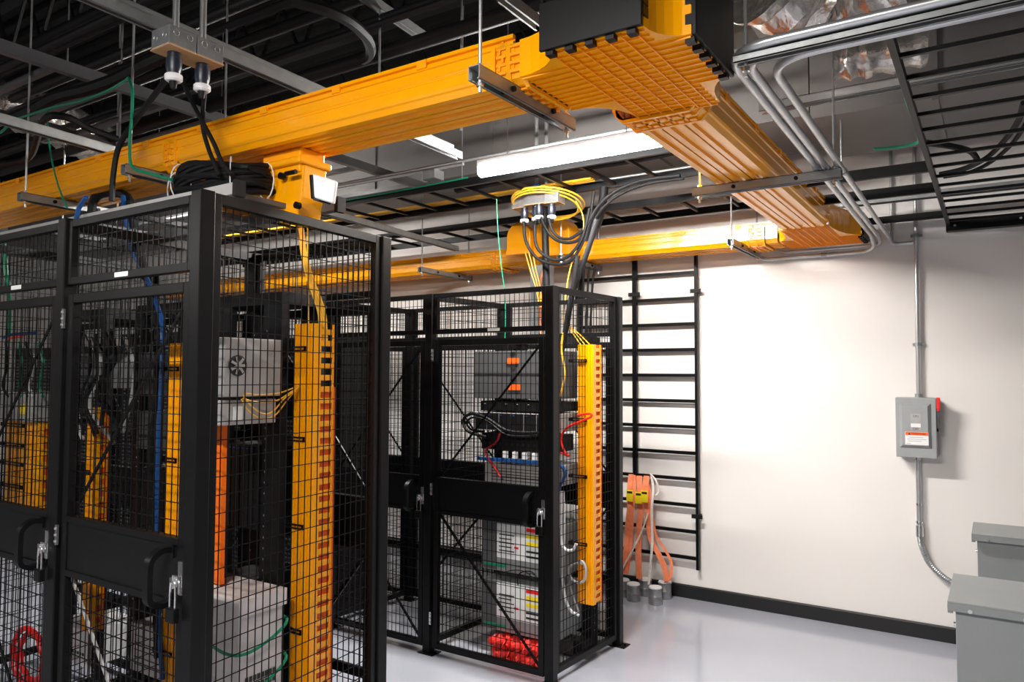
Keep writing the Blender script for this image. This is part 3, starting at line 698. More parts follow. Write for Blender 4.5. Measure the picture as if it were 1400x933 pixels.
# ---- spill chute under the near trough
t = thing('spill_chute', 'orange-yellow drop chute below the near trough above the cage', 'chute', (-2.38, 2.1, 2.33))
build(MB().box(-2.52, -2.29, 1.99, 2.12, 2.50, 2.60).box(-2.54, -2.27, 1.97, 2.14, 2.53, 2.56), 'neck', YEL, t, bevel=.008)
build(MB().prism([(0, .13), (.0, .04), (.02, 0), (.07, -.09), (.17, -.09), (.20, 0), (.21, .13)], (-2.49, 2.0, 2.40), (1, 0, 0), (0, 0, 1), (0, .12, 0)), 'spout', YEL, t, bevel=.006)
build(MB().box(-2.95, -2.48, 1.99, 2.11, 2.40, 2.505), 'side_arm', YEL2, t, bevel=.01)
m = MB(); m.cyl((-2.38, 1.965, 2.49), (-2.38, 1.985, 2.49), .014, 12); m.cyl((-2.285, 1.985, 2.36), (-2.285, 1.965, 2.36), .014, 12); m.cyl((-2.34, 1.96, 2.49), (-2.28, 1.96, 2.49), .009, 10); build(m, 'black_knob', BLK, t)
t = thing('bagged_cover', 'off-white bagged cover on the side of drop chute', 'cover', (-2.12, 1.95, 2.39))
pa, pb, pc, pd = P(427,237,1,1.93), P(459,247,1,1.96), P(455,278,1,1.96), P(429,270,1,1.93)
m = MB(); k = len(m.v); n = Vector((.25, -1, .1)).normalized()*.02
m.v += [pa, pb, pc, pd, pa-n, pb-n, pc-n, pd-n]; m.f += [(0,3,2,1), (4,5,6,7), (0,1,5,4), (1,2,6,5), (2,3,7,6), (3,0,4,7)]
build(m, 'cover_sheet', WHT, t, bevel=.006)
build(MB().bar(P(427,240,1,1.955), P(429,272,1,1.955), .01, .02).bar(P(429,272,1,1.955), P(453,279,1,1.985), .012, .01), 'black_backing', BLK, t)
# ---- ladder rack over near cage carrying coil
t = thing('ladder_rack', 'short grey ladder rack on top of the near cage below coil', 'ladder rack', (-2.9, 1.95, 2.36))
for y in (1.74, 2.13):
    xe = -2.22 if y > 2 else -2.34
    s = build(MB().box(-4.2, xe, y-.019, y+.019, 2.36, 2.405), 'stringer', GRYD if y > 2 else GRYL, t, bevel=.002)
    build(MB().box(xe-.002, xe+.018, y-.022, y+.022, 2.352, 2.413), 'black_end_cap', BLK, s)
m = MB()
for x in (-2.40, -2.75, -3.1, -3.45, -3.8): m.box(x-.018, x+.018, 1.759, 2.111, 2.365, 2.385)
build(m, 'rung', GRYD, t)
m = MB()
for k in range(14):
    rr = random.Random(k); rx = .22+.035*rr.random(); ry = .135+.03*rr.random(); cz = 2.425+.011*k*.75
    m.tube([Vector((-2.70+.02*rr.random()+rx*math.cos(a), 1.935+ry*math.sin(a), cz+.012*math.sin(3*a+k))) for a in [2*PI*i/30 for i in range(30)]], .0105, 7, closed=True)
t = thing('cable_coil', 'black cable coil lying on the ladder rack above near cage', 'cable coil', (-2.70, 1.94, 2.41)); build(m, 'loops', RUB, t, smooth=True)
for ang in (-2.6, -1.9, -.7, .2):
    cx, cy = -2.70+.24*math.cos(ang), 1.935+.15*math.sin(ang); m = MB()
    dr = Vector((math.cos(ang), math.sin(ang), 0)); m.tube([Vector((cx, cy, 2.48))+dr*.04*math.cos(q)+Vector((0, 0, .075*math.sin(q))) for q in [2*PI*i/14 for i in range(14)]], .0025, 5, closed=True)
    build(m, 'white_tie', WHT, t)
# ================================================================= BACK WALL FIXTURES
t = thing('wall_ladder_rack', 'black ladder rack mounted vertically on the white wall', 'ladder rack', (-2.4, 5.54, .24))
for x, z0, wd in ((-1.905, .235, .018), (-2.405, .9, .03), (-2.90, .235, .018)):
    s = build(MB().box(x-wd, x+wd*.2, 5.525, 5.555, z0, 2.80), 'stringer', BLK, t)
    for zc in (2.33, .62):
        if zc > z0: build(MB().box(x-wd-.03, x+wd*.2+.03, 5.518, 5.53, zc, zc+.03).cyl((x-wd-.015, 5.512, zc+.015), (x-wd-.015, 5.52, zc+.015), .008, 6).cyl((x+.02, 5.512, zc+.015), (x+.02, 5.52, zc+.015), .008, 6).box(x-.01, x+.01, 5.55, 5.59, zc, zc+.03), 'wall_clamp', BLK2, s)
for i in range(12):
    zc = 2.66-.1995*i*.99
    build(MB().box(-2.895, -1.905, 5.531, 5.549, zc-.0125-.17, zc+.0125-.17), 'rung', BLK, t)
# slings hung on the rung at z ~ .90
def strap(label, pts, wd, m_, group):
    return solo(MB().ribbon(crv([Vector(p) for p in pts], 6), wd, .006, (1, .15, 0)), 'webbing_sling', m_, label, 'sling', group)
RZ = .93
def W_(x, y, d=5.49): return P(x, y, 1, d)
G = 'orange webbing slings'
strap('orange webbing sling hanging at far left of the wall ladder', [W_(863,649,5.51),W_(861,665,5.46),W_(861,690,5.44),W_(858,720,5.43),W_(856,750,5.42),W_(855,785,5.40)], .040, SLING, G)
strap('orange webbing sling second from left on the wall ladder', [W_(866,650,5.52),W_(867,668,5.47),W_(864,700,5.45),W_(862,740,5.44),W_(858,775,5.42),W_(856,785,5.40)], .036, SLING, G)
strap('straight orange webbing sling in the centre below yellow tags', [W_(874,651,5.51),W_(875,670,5.46),W_(875,700,5.45),W_(873,740,5.43),W_(873,770,5.42),W_(874,792,5.40)], .046, SLING, G)
strap('orange webbing sling bowing out to the right above cans', [W_(884,651,5.51),W_(883,670,5.46),W_(886,710,5.45),W_(891,740,5.43),W_(900,757,5.42),W_(908,775,5.41),W_(912,795,5.40)], .046, SLING, G)
strap('thin outer orange sling bowing furthest right to the last can', [W_(885,651,5.52),W_(890,690,5.47),W_(896,730,5.46),W_(908,750,5.45),W_(918,770,5.44),W_(916,790,5.42),W_(910,797,5.41)], .022, SLING, G)
GW = 'off-white webbing straps'
strap('off-white strap hanging straight down right of the slings', [W_(890,648,5.51),W_(893,668,5.45),W_(891,700,5.42),W_(892,740,5.40),W_(889,775,5.38),W_(887,800,5.36)], .018, SLINGW, GW)
strap('off-white strap looping out beside the right wall rungs', [W_(889,648,5.50),W_(897,658,5.46),W_(900,672,5.46),W_(896,678,5.45)], .016, SLINGW, GW)
strap('off-white strap crossing diagonally toward the left can', [W_(886,702,5.41),W_(878,725,5.40),W_(866,750,5.39),W_(855,770,5.38),W_(850,782,5.38)], .012, SLINGW, GW)
for i, (x, y, lb) in enumerate(((861,678,'leftmost yellow sling tag'), (873,681,'middle yellow sling tag'), (881,679,'rightmost yellow sling tag'))):
    c = W_(x, y, 5.415-.006*i); t = thing('sling_tag', lb+' hanging on the orange slings', 'tag', (c.x, c.y, c.z), 'yellow sling tags')
    build(MB().box(c.x-.028, c.x+.028, c.y-.0015, c.y+.0015, c.z-.045, c.z+.045), 'tag_card', TAGY, t)
    build(MB().box(c.x-.022, c.x+.022, c.y-.003, c.y-.0015, c.z+.018, c.z+.034), 'black_print', INK, t)
for i, (x, y, d, lb) in enumerate(((852,815,5.36,'leftmost steel can under the slings'), (866,821,5.30,'front left steel can filled white beneath centre sling'), (882,814,5.46,'rear steel can between the two front cans'), (896,826,5.26,'front right steel can filled white'), (909,818,5.42,'rightmost steel can under the bowed sling'))):
    c = P(x, y, 2, 0); t = thing('steel_can', lb, 'can', (c.x, c.y, 0), 'steel cans on the floor')
    build(MB().lathe([(.050, 0), (.052, .004), (.050, .008), (.050, .058), (.0515, .06), (.050, .062), (.050, .112), (.053, .115), (.053, .119)], (c.x, c.y, 0), n=24), 'can_wall', GALV, t, smooth=True)
    build(MB().lathe([(.050, .116), (.046, .128), (.02, .134)], (c.x, c.y, 0), n=16), 'white_fill', WHT, t, smooth=True)
# disconnect switch
DX0, DX1, DZ0, DZ1, DY = -.553, -.322, 1.178, 1.562, 5.44
t = thing('disconnect_switch', 'grey safety disconnect switch box with red handle on the wall', 'switch box', ((DX0+DX1)/2, 5.59, DZ0))
build(MB().box(DX0, DX1, DY, 5.588, DZ0, DZ1), 'enclosure', GRYB, t, bevel=.004)
m = MB(); a0, a1, c0, c1 = DX0+.022, DX1-.028, DZ0+.062, DZ1-.035; e = .018
m.v = [Vector(v) for v in ((a0, DY, c0), (a1, DY, c0), (a1, DY, c1), (a0, DY, c1), (a0+e, DY-.022, c0+e), (a1-e, DY-.022, c0+e), (a1-e, DY-.022, c1-e), (a0+e, DY-.022, c1-e))]
m.f = [(0, 1, 5, 4), (1, 2, 6, 5), (2, 3, 7, 6), (3, 0, 4, 7), (4, 5, 6, 7)]
D = build(m, 'cover_door', GRYB, t)
xc = (DX0+DX1)/2+.002; yf = DY-.022
build(MB().box(xc-.030, xc+.030, yf-.0015, yf, 1.355, 1.46), 'nameplate', GRYL, D)
build(MB().box(xc-.028, xc+.028, yf-.003, yf-.0015, 1.374, 1.398), 'white_sticker', TAGW, D)
build(MB().box(xc-.062, xc+.070, yf-.0015, yf, 1.262, 1.344), 'warning_label', TAGW, D, label='white warning label')
build(MB().box(xc-.060, xc+.068, yf-.003, yf-.0015, 1.323, 1.343), 'warning_header', TAGO, D, label='orange header strip')
m = MB()
for k, (u0, u1) in enumerate(((.02, .10), (.01, .118), (.015, .09))): m.box(xc-.060+u0, xc-.060+u1, yf-.0022, yf-.0015, 1.308-.012*k, 1.311-.012*k)
m.box(xc-.055, xc-.03, yf-.0022, yf-.0015, 1.268, 1.271); build(m, 'fine_print', GRYL, D)
build(MB().prism([(0, 0), (.016, 0), (.008, .013)], (xc-.045, yf-.0032, 1.3265), (1, 0, 0), (0, 0, 1), (0, -.0006, 0)), 'warning_triangle', INK, D)
def text(s, size, loc, par, name, m_):
    cu = bpy.data.curves.new(name, 'FONT'); cu.body = s; cu.size = size; cu.extrude = .0004; cu.align_x = 'CENTER'; cu.align_y = 'CENTER'; cu.materials.append(m_)
    tmp = bpy.data.objects.new(name, cu); COL.objects.link(tmp); me = bpy.data.meshes.new_from_object(tmp.evaluated_get(bpy.context.evaluated_depsgraph_get())); bpy.data.objects.remove(tmp)
    o = bpy.data.objects.new(name, me); COL.objects.link(o); o.parent = par; off = WPOS[par.name]
    o.location = Vector(loc)-off; o.rotation_euler = (PI/2, 0, 0); return o
text('ON', .020, (xc, yf-.002, 1.444), D, 'on_text', INK); text('OFF', .020, (xc, yf-.002, 1.362), D, 'off_text', INK)
text('WARNING', .0165, (xc+.014, yf-.0036, 1.333), D, 'warning_text', INK)
build(MB().box(DX1+.002, DX1+.022, 5.44, 5.47, 1.49, 1.565).box(DX1+.004, DX1+.020, 5.44, 5.465, 1.478, 1.49), 'switch_handle', REDP, t, bevel=.004, label='red handle')
build(MB().box(DX1, DX1+.012, 5.45, 5.50, 1.35, 1.49).bar((DX1+.012, 5.46, 1.36), (DX1+.016, 5.455, 1.48), .008).box(DX1, DX1+.02, 5.45, 5.47, 1.35, 1.37), 'handle_bracket', GRYD, t)
cx = -.437
t = thing('conduit', 'vertical steel conduit rising from disconnect switch box to the ceiling', 'conduit', (cx, 5.55, 1.56))
build(MB().cyl((cx+.01, 5.555, 1.575), (cx+.02, 5.555, 4.3), .0135, 14), 'pipe', COND, t, smooth=True)
m = MB(); [m.cyl((cx+.01+.004*k, 5.555, zc), (cx+.01+.004*k, 5.555, zc+.02), .018, 12).box(cx-.02, cx+.05, 5.568, 5.588, zc+.002, zc+.018) for k, zc in enumerate((1.90, 2.62, 3.3))]; m.cyl((cx+.01, 5.555, 1.562), (cx+.01, 5.555, 1.585), .022, 12)
build(m, 'strap', GALV, t)
t = thing('conduit', 'steel conduit and flexible whip below disconnect switch box', 'conduit', (cx, 5.55, .4))
build(MB().cyl((cx, 5.555, .70), (cx, 5.555, 1.175), .0165, 14), 'pipe', COND, t, smooth=True)
build(MB().cyl((cx, 5.555, .66), (cx, 5.555, .73), .024, 12).cyl((cx, 5.555, .745), (cx, 5.555, .76), .023, 12).cyl((cx, 5.555, .86), (cx, 5.555, .875), .020, 12).cyl((cx, 5.555, 1.155), (cx, 5.555, 1.178), .022, 12), 'coupling', CHROME, t, smooth=True)
path = crv([(cx, 5.555, .67), (cx+.01, 5.553, .60), (cx+.05, 5.55, .50), (cx+.12, 5.54, .43), (cx+.20, 5.52, .39), (cx+.33, 5.45, .37), (cx+.5, 5.2, .40), (.1, 4.62, .45)], 16)
build(MB().tube(path, [.0165 if i % 2 else .0195 for i in range(len(path))], 10), 'flexible_whip', GALV, t)
# transformers
def transformer(label, x0, x1, y0, y1, h):
    t = thing('transformer_enclosure', label, 'enclosure', ((x0+x1)/2, (y0+y1)/2, 0), 'grey floor standing enclosures')
    build(MB().box(x0+.022, x1, y0+.022, y1-.02, 0, h-.009), 'body', GRYP, t, bevel=.003)
    m = MB(); m.box(x0, x1+.02, y0, y1, h-.008, h); m.box(x0, x1+.02, y0, y0+.003, h-.032, h-.008); m.box(x0, x0+.003, y0, y1, h-.032, h-.008); m.box(x0, x0+.016, y0+.004, y0+.02, h-.040, h-.032)
    build(m, 'cover', GRYP, t, bevel=.0015)
    m = MB()
    for x in (x0+.065, x0+.215, x0+.40): m.cyl((x, y0-.005, h-.024), (x, y0, h-.024), .007, 10)
    build(m, 'bolt', CHROME, t)
    m = MB(); [m.cyl((x0+.021, y0+.06, zc), (x0+.014, y0+.06, zc), .008, 10) for zc in (h-.09, h-.36)]; build(m, 'side_bolt', CHROME, t)
transformer('front grey floor standing transformer enclosure at right frame edge', -.152, .62, 2.915, 3.335, .95)
transformer('rear grey floor standing transformer enclosure nearer the white wall', -.114, .62, 4.214, 4.56, .95)
# column, red conduit behind second cage
t = thing('steel_column', 'dark grey square steel column behind the second cage', 'column', (-2.99, 5.3, 0))
build(MB().box(-3.07, -2.93, 5.0, 5.13, 0, 2.56), 'shaft', GRYP, t); build(MB().box(-3.12, -2.88, 4.97, 5.15, 0, .015), 'base_plate', GRYP, t)
seg('conduit', 'red flexible conduit dropping beside the grey column', [(744,365),(740,380),(737,400),(738,440),(742,480)], 1, 4.95, .012, CORE, 'conduit')
# ================================================================= LIGHTS
def strip_light(label, x0, x1, y, z, m_, watts, group='linear ceiling lights'):
    t = thing('strip_light', label, 'light', ((x0+x1)/2, y, z), group)
    build(MB().box(x0, x1, y-.03, y+.03, z+.045, z+.085), 'housing', WHT, t)
    pr = [(-.034, .04), (-.036, .015), (-.024, -.006), (0, -.012), (.024, -.006), (.036, .015), (.034, .04)]
    build(MB().prism(pr, (x0+.01, y, z), (0, 1, 0), (0, 0, 1), (x1-x0-.02, 0, 0)), 'diffuser', m_, t)
    for x in (x0+.2, x1-.2): build(MB().cyl((x, y, z+.085), (x, y, 4.7), .003, 6), 'suspension_wire', COND, t)
    ld = bpy.data.lights.new('strip_lamp', 'AREA'); ld.shape = 'RECTANGLE'; ld.size = x1-x0-.04; ld.size_y = .05; ld.energy = watts; ld.color = (1, .965, .92)
    lo = bpy.data.objects.new('strip_lamp', ld); COL.objects.link(lo); lo.parent = t; lo.location = (0, 0, -.016)
strip_light('bright linear light hanging above the second cage', -2.59, -1.43, 3.63, 2.9, LEDM, W_MAIN)
strip_light('linear light over the front aisle left of the camera', -6.7, -5.46, -1.2, 2.95, LEDM2, W_FRONT_L)
strip_light('linear light over the front aisle just above the camera', -1.9, -.66, -.2, 3.0, LEDM2, W_FRONT_R)
strip_light('linear light at the far left end of the room', -6.1, -4.86, 3.6, 3.3, LEDM2, W_FAR)
# ================================================================= UNDER THE CEILING
def strut(label, a, b, m_=STRUT, wd=.041, holes=True, name='strut_channel', group='steel strut channels'):
    a = Vector(a); b = Vector(b); d = (b-a).normalized(); sd = d.cross(Vector((0, 0, 1))).normalized(); z = Vector((0, 0, 1)); h = .021
    m = MB()
    m.quadbox(a-sd*wd/2+z*(h-.003), b-a, sd*wd, z*.003); m.quadbox(a-sd*wd/2-z*h, b-a, sd*.003, z*2*h); m.quadbox(a+sd*(wd/2-.003)-z*h, b-a, sd*.003, z*2*h)
    m.quadbox(a-sd*wd/2-z*h, b-a, sd*.009, z*.003); m.quadbox(a+sd*(wd/2-.009)-z*h, b-a, sd*.009, z*.003)
    t = thing(name, label, 'strut', (a+b)*.5, group); build(m, 'channel', m_, t)
    if holes:
        q = MB(); L = (b-a).length; k = 0.03
        while k < L-.04: q.quadbox(a+d*k-sd*.006+z*(h-.0045), d*.028, sd*.012, z*.001); k += .05
        build(q, 'slot', INK, t)
    return t
strut('long strut channel carrying the two ceiling outlet boxes', (-2.50, .3, 2.96), (-2.57, 3.4, 2.96))
strut('second channel lying tight above the outlet box strut', (-2.56, .3, 3.01), (-2.63, 3.4, 3.01))
strut('lower strut channel running from left edge toward the back wall', (-3.55, .9, 2.80), (-3.80, 5.0, 2.76))
strut('slotted strut channel above and behind the near trough', P(494,-8,2,3.4), P(590,58,2,3.4))
strut('bare strut channel ending beside near black end cap', P(686,-6,2,3.1), P(738,34,2,3.1))
# ceiling outlet boxes
def jbox(label, x0, x1, y0, y1, z0, z1, plugs, group, L=.12):
    t = thing('junction_box', label, 'junction box', ((x0+x1)/2, (y0+y1)/2, z0), group)
    build(MB().box(x0, x1, y0, y1, z0, z1), 'box', GALV, t, bevel=.003)
    k = MB()
    n = max(2, int((y1-y0)/.045))
    for i in range(n):
        yy = y0+(y1-y0)*(i+.5)/n
        k.tube([Vector((x1+.001, yy+.011*math.cos(a), (z0+z1)/2+.012+.011*math.sin(a))) for a in [2*PI*j/14 for j in range(14)]], .0012, 4, closed=True)
    for i in range(2):
        xx = x0+(x1-x0)*(i+.5)/2
        k.tube([Vector((xx+.011*math.cos(a), y0-.001, (z0+z1)/2+.011*math.sin(a))) for a in [2*PI*j/14 for j in range(14)]], .0012, 4, closed=True)
    build(k, 'knockout', STRUT, t)
    build(MB().box(x0-.002, x1+.002, y0-.002, y1+.002, z0-.006, z0-.0005), 'kraft_plate', BROWN, t)
    for (x, y) in plugs:
        p = build(MB().lathe([(.024, 0), (.024, -.02), (.028, -.022), (.028, -.055), (.024, -.07), (.022, -.08)], (x, y, z0-.006), n=16), 'plug', PLUG, t, smooth=True)
        build(MB().lathe([(.028, -.079), (.031, -.083), (.031, -.098), (.024, -.104)], (x, y, z0-.006), n=16), 'white_collar', WHT, p, smooth=True)
        build(MB().lathe([(.016, -.103), (.010, -.13)], (x, y, z0-.006), n=10), 'cord_grip', RUB, p, smooth=True)
    return t
jbox('left galvanized outlet box on the ceiling strut with black plug', -2.53, -2.42, 1.505, 1.612, 2.865, 2.935, [(-2.475, 1.56)], 'ceiling outlet boxes')
jbox('right galvanized outlet box on the ceiling strut with black plug', -2.53, -2.42, 1.617, 1.725, 2.865, 2.935, [(-2.475, 1.675)], 'ceiling outlet boxes')
for i, xx in enumerate((243, 282)):
    c = Vector((0, (1.56, 1.67)[i], 0)); solo(MB().cyl((-2.47, c.y, 2.935), (-2.47, c.y, 4.2), .012, 12), 'conduit', COND, ('left' if i == 0 else 'right')+' of two conduits rising from the ceiling outlet boxes', 'conduit', 'conduits on outlet boxes', smooth=True)
c0 = P(700, 262, 1, 4.1)
jbox('leftmost outlet box of the cluster above the second cage', -2.86, -2.735, 4.40, 4.50, 2.88, 2.96, [(-2.77, 4.43)], 'outlet boxes above the second cage')
jbox('centre outlet box of the cluster above the second cage', -2.73, -2.56, 4.36, 4.46, 2.88, 2.96, [(-2.67, 4.42), (-2.62, 4.38)], 'outlet boxes above the second cage')
jbox('rightmost outlet box of the cluster above the second cage', -2.555, -2.45, 4.34, 4.44, 2.87, 2.95, [(-2.52, 4.38)], 'outlet boxes above the second cage')
for x, lb in ((-2.66, 'left'), (-2.58, 'right')):
    solo(MB().cyl((x, 4.41, 2.96), (x, 4.41, 3.9), .014, 10), 'conduit', COND, lb+' vertical conduit feeding the outlet boxes above second cage', 'conduit', 'conduits above the second cage', smooth=True)
solo(MB().box(-2.645, -2.59, 4.34, 4.355, 2.961, 3.01), 'wall_tag', BLU, 'small blue tag above the outlet boxes', 'tag')
# drops of black cords from the cluster
seg('cord', 'black cord looping lowest from the leftmost plug', [(716,303),(719,330),(733,352),(755,361),(778,358),(795,335),(806,300),(812,262)], 1, 4.38, .011, RUB, 'cord', 'black cords above the second cage')
seg('cord', 'black cord from the second plug looping inside the lowest one', [(731,308),(733,335),(745,350),(762,356),(780,348),(796,325),(806,285)], 1, 4.36, .011, RUB, 'cord', 'black cords above the second cage')
seg('cord', 'black cord from the centre plug sagging to right', [(737,292),(748,315),(760,328),(778,332),(794,325),(806,300)], 1, 4.37, .011, RUB, 'cord', 'black cords above the second cage')
seg('cord', 'black cord from the right plug sagging short', [(750,298),(755,315),(765,325),(780,326),(796,316)], 1, 4.35, .011, RUB, 'cord', 'black cords above the second cage')
seg('cord', 'black cord sweeping up right from the bundle to the ceiling', [(800,330),(808,300),(822,278),(845,260),(880,247),(930,240)], 1, 4.38, .013, RUB, 'cord', 'black cords above the second cage')
seg('cord', 'second black cord sweeping up right beside the first', [(804,330),(812,303),(826,283),(848,266),(884,252),(935,244)], 1, 4.40, .010, RUB, 'cord', 'black cords above the second cage')
for lb, pix, r in (('thick black sleeved bundle dropping behind the outlet boxes', [(744,260),(745,300),(746,345),(747,385),(748,405)], .030),
                   ('thick black sleeved bundle right of the first one', [(826,256),(824,275),(820,295),(814,312)], .034)):
    seg('cable_bundle', lb, pix, 1, 4.47 if r > .029 else 4.22, r*.85, RUB, 'cable bundle', 'black bundles above the second cage', n=10)
seg('cable_bundle', 'grey black bundle slanting into the second cage corner', [(816,300),(806,335),(792,375),(782,405),(776,440),(768,480),(764,520),(763,600)], 1, 4.0, .017, RUB, 'cable bundle', 'black bundles above the second cage', n=10)
seg('cable_bundle', 'black bundle straight down into the second cage', [(790,350),(784,390),(776,430),(770,470),(764,500)], 1, 3.96, .014, RUB, 'cable bundle', 'black bundles above the second cage', n=10)
for i in range(4):
    seg('cord', ('leftmost', 'left centre', 'right centre', 'rightmost')[i]+' black cord on the wall behind the second cage', [(790+i*8, 365), (791+i*6.5, 385), (790+i*6, 430), (790+i*5, 480)], 1, 5.3, .009, RUB, 'cord', 'black cords on the back wall')
for k, rr_ in enumerate((.235, .25, .262)):
    c = P(742, 282, 2, 2.86)
    m = MB().tube(ring((-2.64+.01*k, 4.50, 2.885+.0135*k), rr_, rr_*.9, 0, 32, (0.0, -.055)), .006, 6, closed=True)
    solo(m, 'fiber_coil', FIB, ('inner', 'middle', 'outer')[k]+' yellow fiber coil lying around the outlet boxes', 'cable coil', 'yellow fiber coils', smooth=True)
seg('cable', 'yellow cable curling down from the coil behind black cords', [(787,275),(796,292),(798,310),(794,330),(784,352),(776,385),(772,420),(770,440)], 1, 4.4, .004, FIB)
seg('cable', 'green wire hanging left of the yellow spill hoods', [(679,272),(680,300),(682,330),(686,370),(690,400),(691,435),(690,470)], 1, 4.0, .0026, GRN)
# spill hoods on back wall trough
def hood(label, x0, x1, z0, z1, y0, y1):
    W2 = (x1-x0)/2; rz = min(W2, (z1-z0)*.62)
    pr = [(0, 0)]+[(W2-W2*math.cos(a), (z1-z0)-rz+rz*math.sin(a)) for a in [i/14*PI for i in range(15)]]+[(2*W2, 0)]
    t = thing('spill_hood', label, 'spill hood', ((x0+x1)/2, (y0+y1)/2, z0), 'yellow spill hoods')
    build(MB().prism(pr, (x0, y0, z0), (1, 0, 0), (0, 0, 1), (0, y1-y0, 0)), 'hood_shell', YEL, t, smooth=True, bevel=.006)
    build(MB().box(x0-.004, x1+.004, y0-.004, y0+.01, z0-.01, z0+.02), 'lower_lip', YEL2, t)
hood('left rounded yellow spill hood on the back wall trough', -3.25, -3.03, 2.66, 2.90, 4.93, 5.15)
hood('larger right rounded yellow spill hood on the back wall trough', -3.02, -2.70, 2.63, 2.93, 4.96, 5.15)
for i in range(3):
    seg('fiber_cable', 'yellow fiber from %s of the spill hoods into second cage' % ('the left', 'the middle', 'the right')[i], [(718+i*5, 345), (725+i*4, 370), (732+i*3, 392), (738+i*2, 420)], 1, 4.7, .005, FIB, 'cable', 'yellow fibers below the spill hoods')
# far ladder trays
def ladder_tray(label, x0, x1, ya, yb, z, step=.3, m_=BLK, h=.05, group='black ladder trays'):
    t = thing('ladder_tray', label, 'ladder tray', ((x0+x1)/2, (ya+yb)/2, z), group)
    for y in (ya, yb): build(MB().box(x0, x1, y-.012, y+.012, z, z+h), 'stringer', m_, t)
    x = x0+.1
    while x < x1-.02:
        build(MB().box(x-.010, x+.010, ya+.0125, yb-.0125, z+.012, z+.032), 'rung', m_, t); x += step
    return t
ladder_tray('far black ladder tray with yellow cables above second cage', -7.0, -1.25, 3.95, 4.5, 2.95)
ladder_tray('lower black ladder tray between far tray and back wall trough', -7.0, -1.25, 4.85, 5.3, 2.88)
for k in range(3):
    cable('fiber_cable', 'yellow fiber line lying in the far ladder tray, %s' % ('nearest the wall', 'in the middle', 'nearest the cage')[k], [(-6.5, 4.45-.03*k, 3.0), (-4.5, 4.46-.03*k, 2.995), (-3.2, 4.44-.03*k, 3.0), (-2.2, 4.40-.03*k, 2.99)], .008, FIB, 'cable', 'yellow fibers in the far tray')
cable('cable', 'dark green wire taped along the far ladder tray', [(-4.8, 3.93, 2.98), (-4.2, 3.93, 2.985), (-3.5, 3.93, 2.99), (-2.9, 3.93, 3.0)], .005, GRN)
cable('cable_bundle', 'black cable bundle lying in the far tray toward right', [(-3.2, 4.2, 3.02), (-2.4, 4.15, 3.02), (-1.8, 4.2, 3.03), (-1.3, 4.1, 3.02)], .03, RUB, 'cable bundle')
# right-hand overhead ladder rack
t = thing('ladder_rack', 'wide black overhead ladder rack fixed to wall at upper right', 'ladder rack', (.3, 4.6, 2.66))
build(MB().box(-.246, -.226, 2.3, 5.52, 2.665, 2.70), 'stringer', BLK, t)
build(MB().box(.31, .33, 2.3, 5.52, 2.665, 2.70), 'stringer', BLK, t)
y = 2.32
while y < 5.5: build(MB().box(-.225, .309, y-.008, y+.008, 2.672, 2.686), 'rung', BLK, t); y += .205
build(MB().box(-.25, .40, 5.52, 5.588, 2.635, 2.70), 'wall_angle', BLK, t)
build(MB().cyl((-.20, 5.515, 2.665), (-.20, 5.522, 2.665), .008, 8).cyl((.15, 5.515, 2.675), (.15, 5.522, 2.675), .008, 8), 'bolt', CHROME, t)
t = thing('ladder_rack', 'black ladder rack section joining from the left at upper right', 'ladder rack', (-.5, 4.6, 2.66))
for i, (y, h) in enumerate(((5.40, .045), (4.62, .055), (4.14, .055))): build(MB().box(-1.0 if i else -.78, -.25, y-.012, y+.012, 2.70, 2.70+h), 'stringer', BLK, t)
seg('cable', 'thick black cable bending over the right ladder rack, upper', [(1265,195),(1300,200),(1328,208),(1335,222),(1315,232),(1290,238)], 2, 2.74, .014, RUB, 'cable', 'black cables on the right ladder rack')
seg('cable', 'thick black cable sweeping right over the ladder rack', [(1285,238),(1320,230),(1350,215),(1375,190),(1392,165),(1400,140)], 2, 2.74, .012, RUB, 'cable', 'black cables on the right ladder rack')
seg('cable', 'second black cable sweeping right over the ladder rack', [(1290,242),(1328,235),(1360,218),(1385,195),(1402,170)], 2, 2.74, .010, RUB, 'cable', 'black cables on the right ladder rack')
seg('cable', 'green wire wrapped on the ladder rack stringer', [(1195,204),(1220,202),(1245,198),(1256,192),(1252,172),(1244,150),(1238,132)], 2, 2.72, .007, GRN)
# long strut pairs crossing at right
for lb, pa, pb, z, wd, mm in (
                              
                              ('long strut pair crossing at upper right above ladder rack', (1040,150), (1420,78), 3.02, .06, COND),  # lighter conduit steel stands in for light falling on this pair
                              ('strut rail crossing low above the ladder rack end', (1150,283), (1420,246), 2.80, .05, STRUT)):
    a = P(*pa, 2, z); b = P(*pb, 2, z); b.y = a.y = (a.y+b.y)/2; strut(lb, a, b, mm, wd, False)
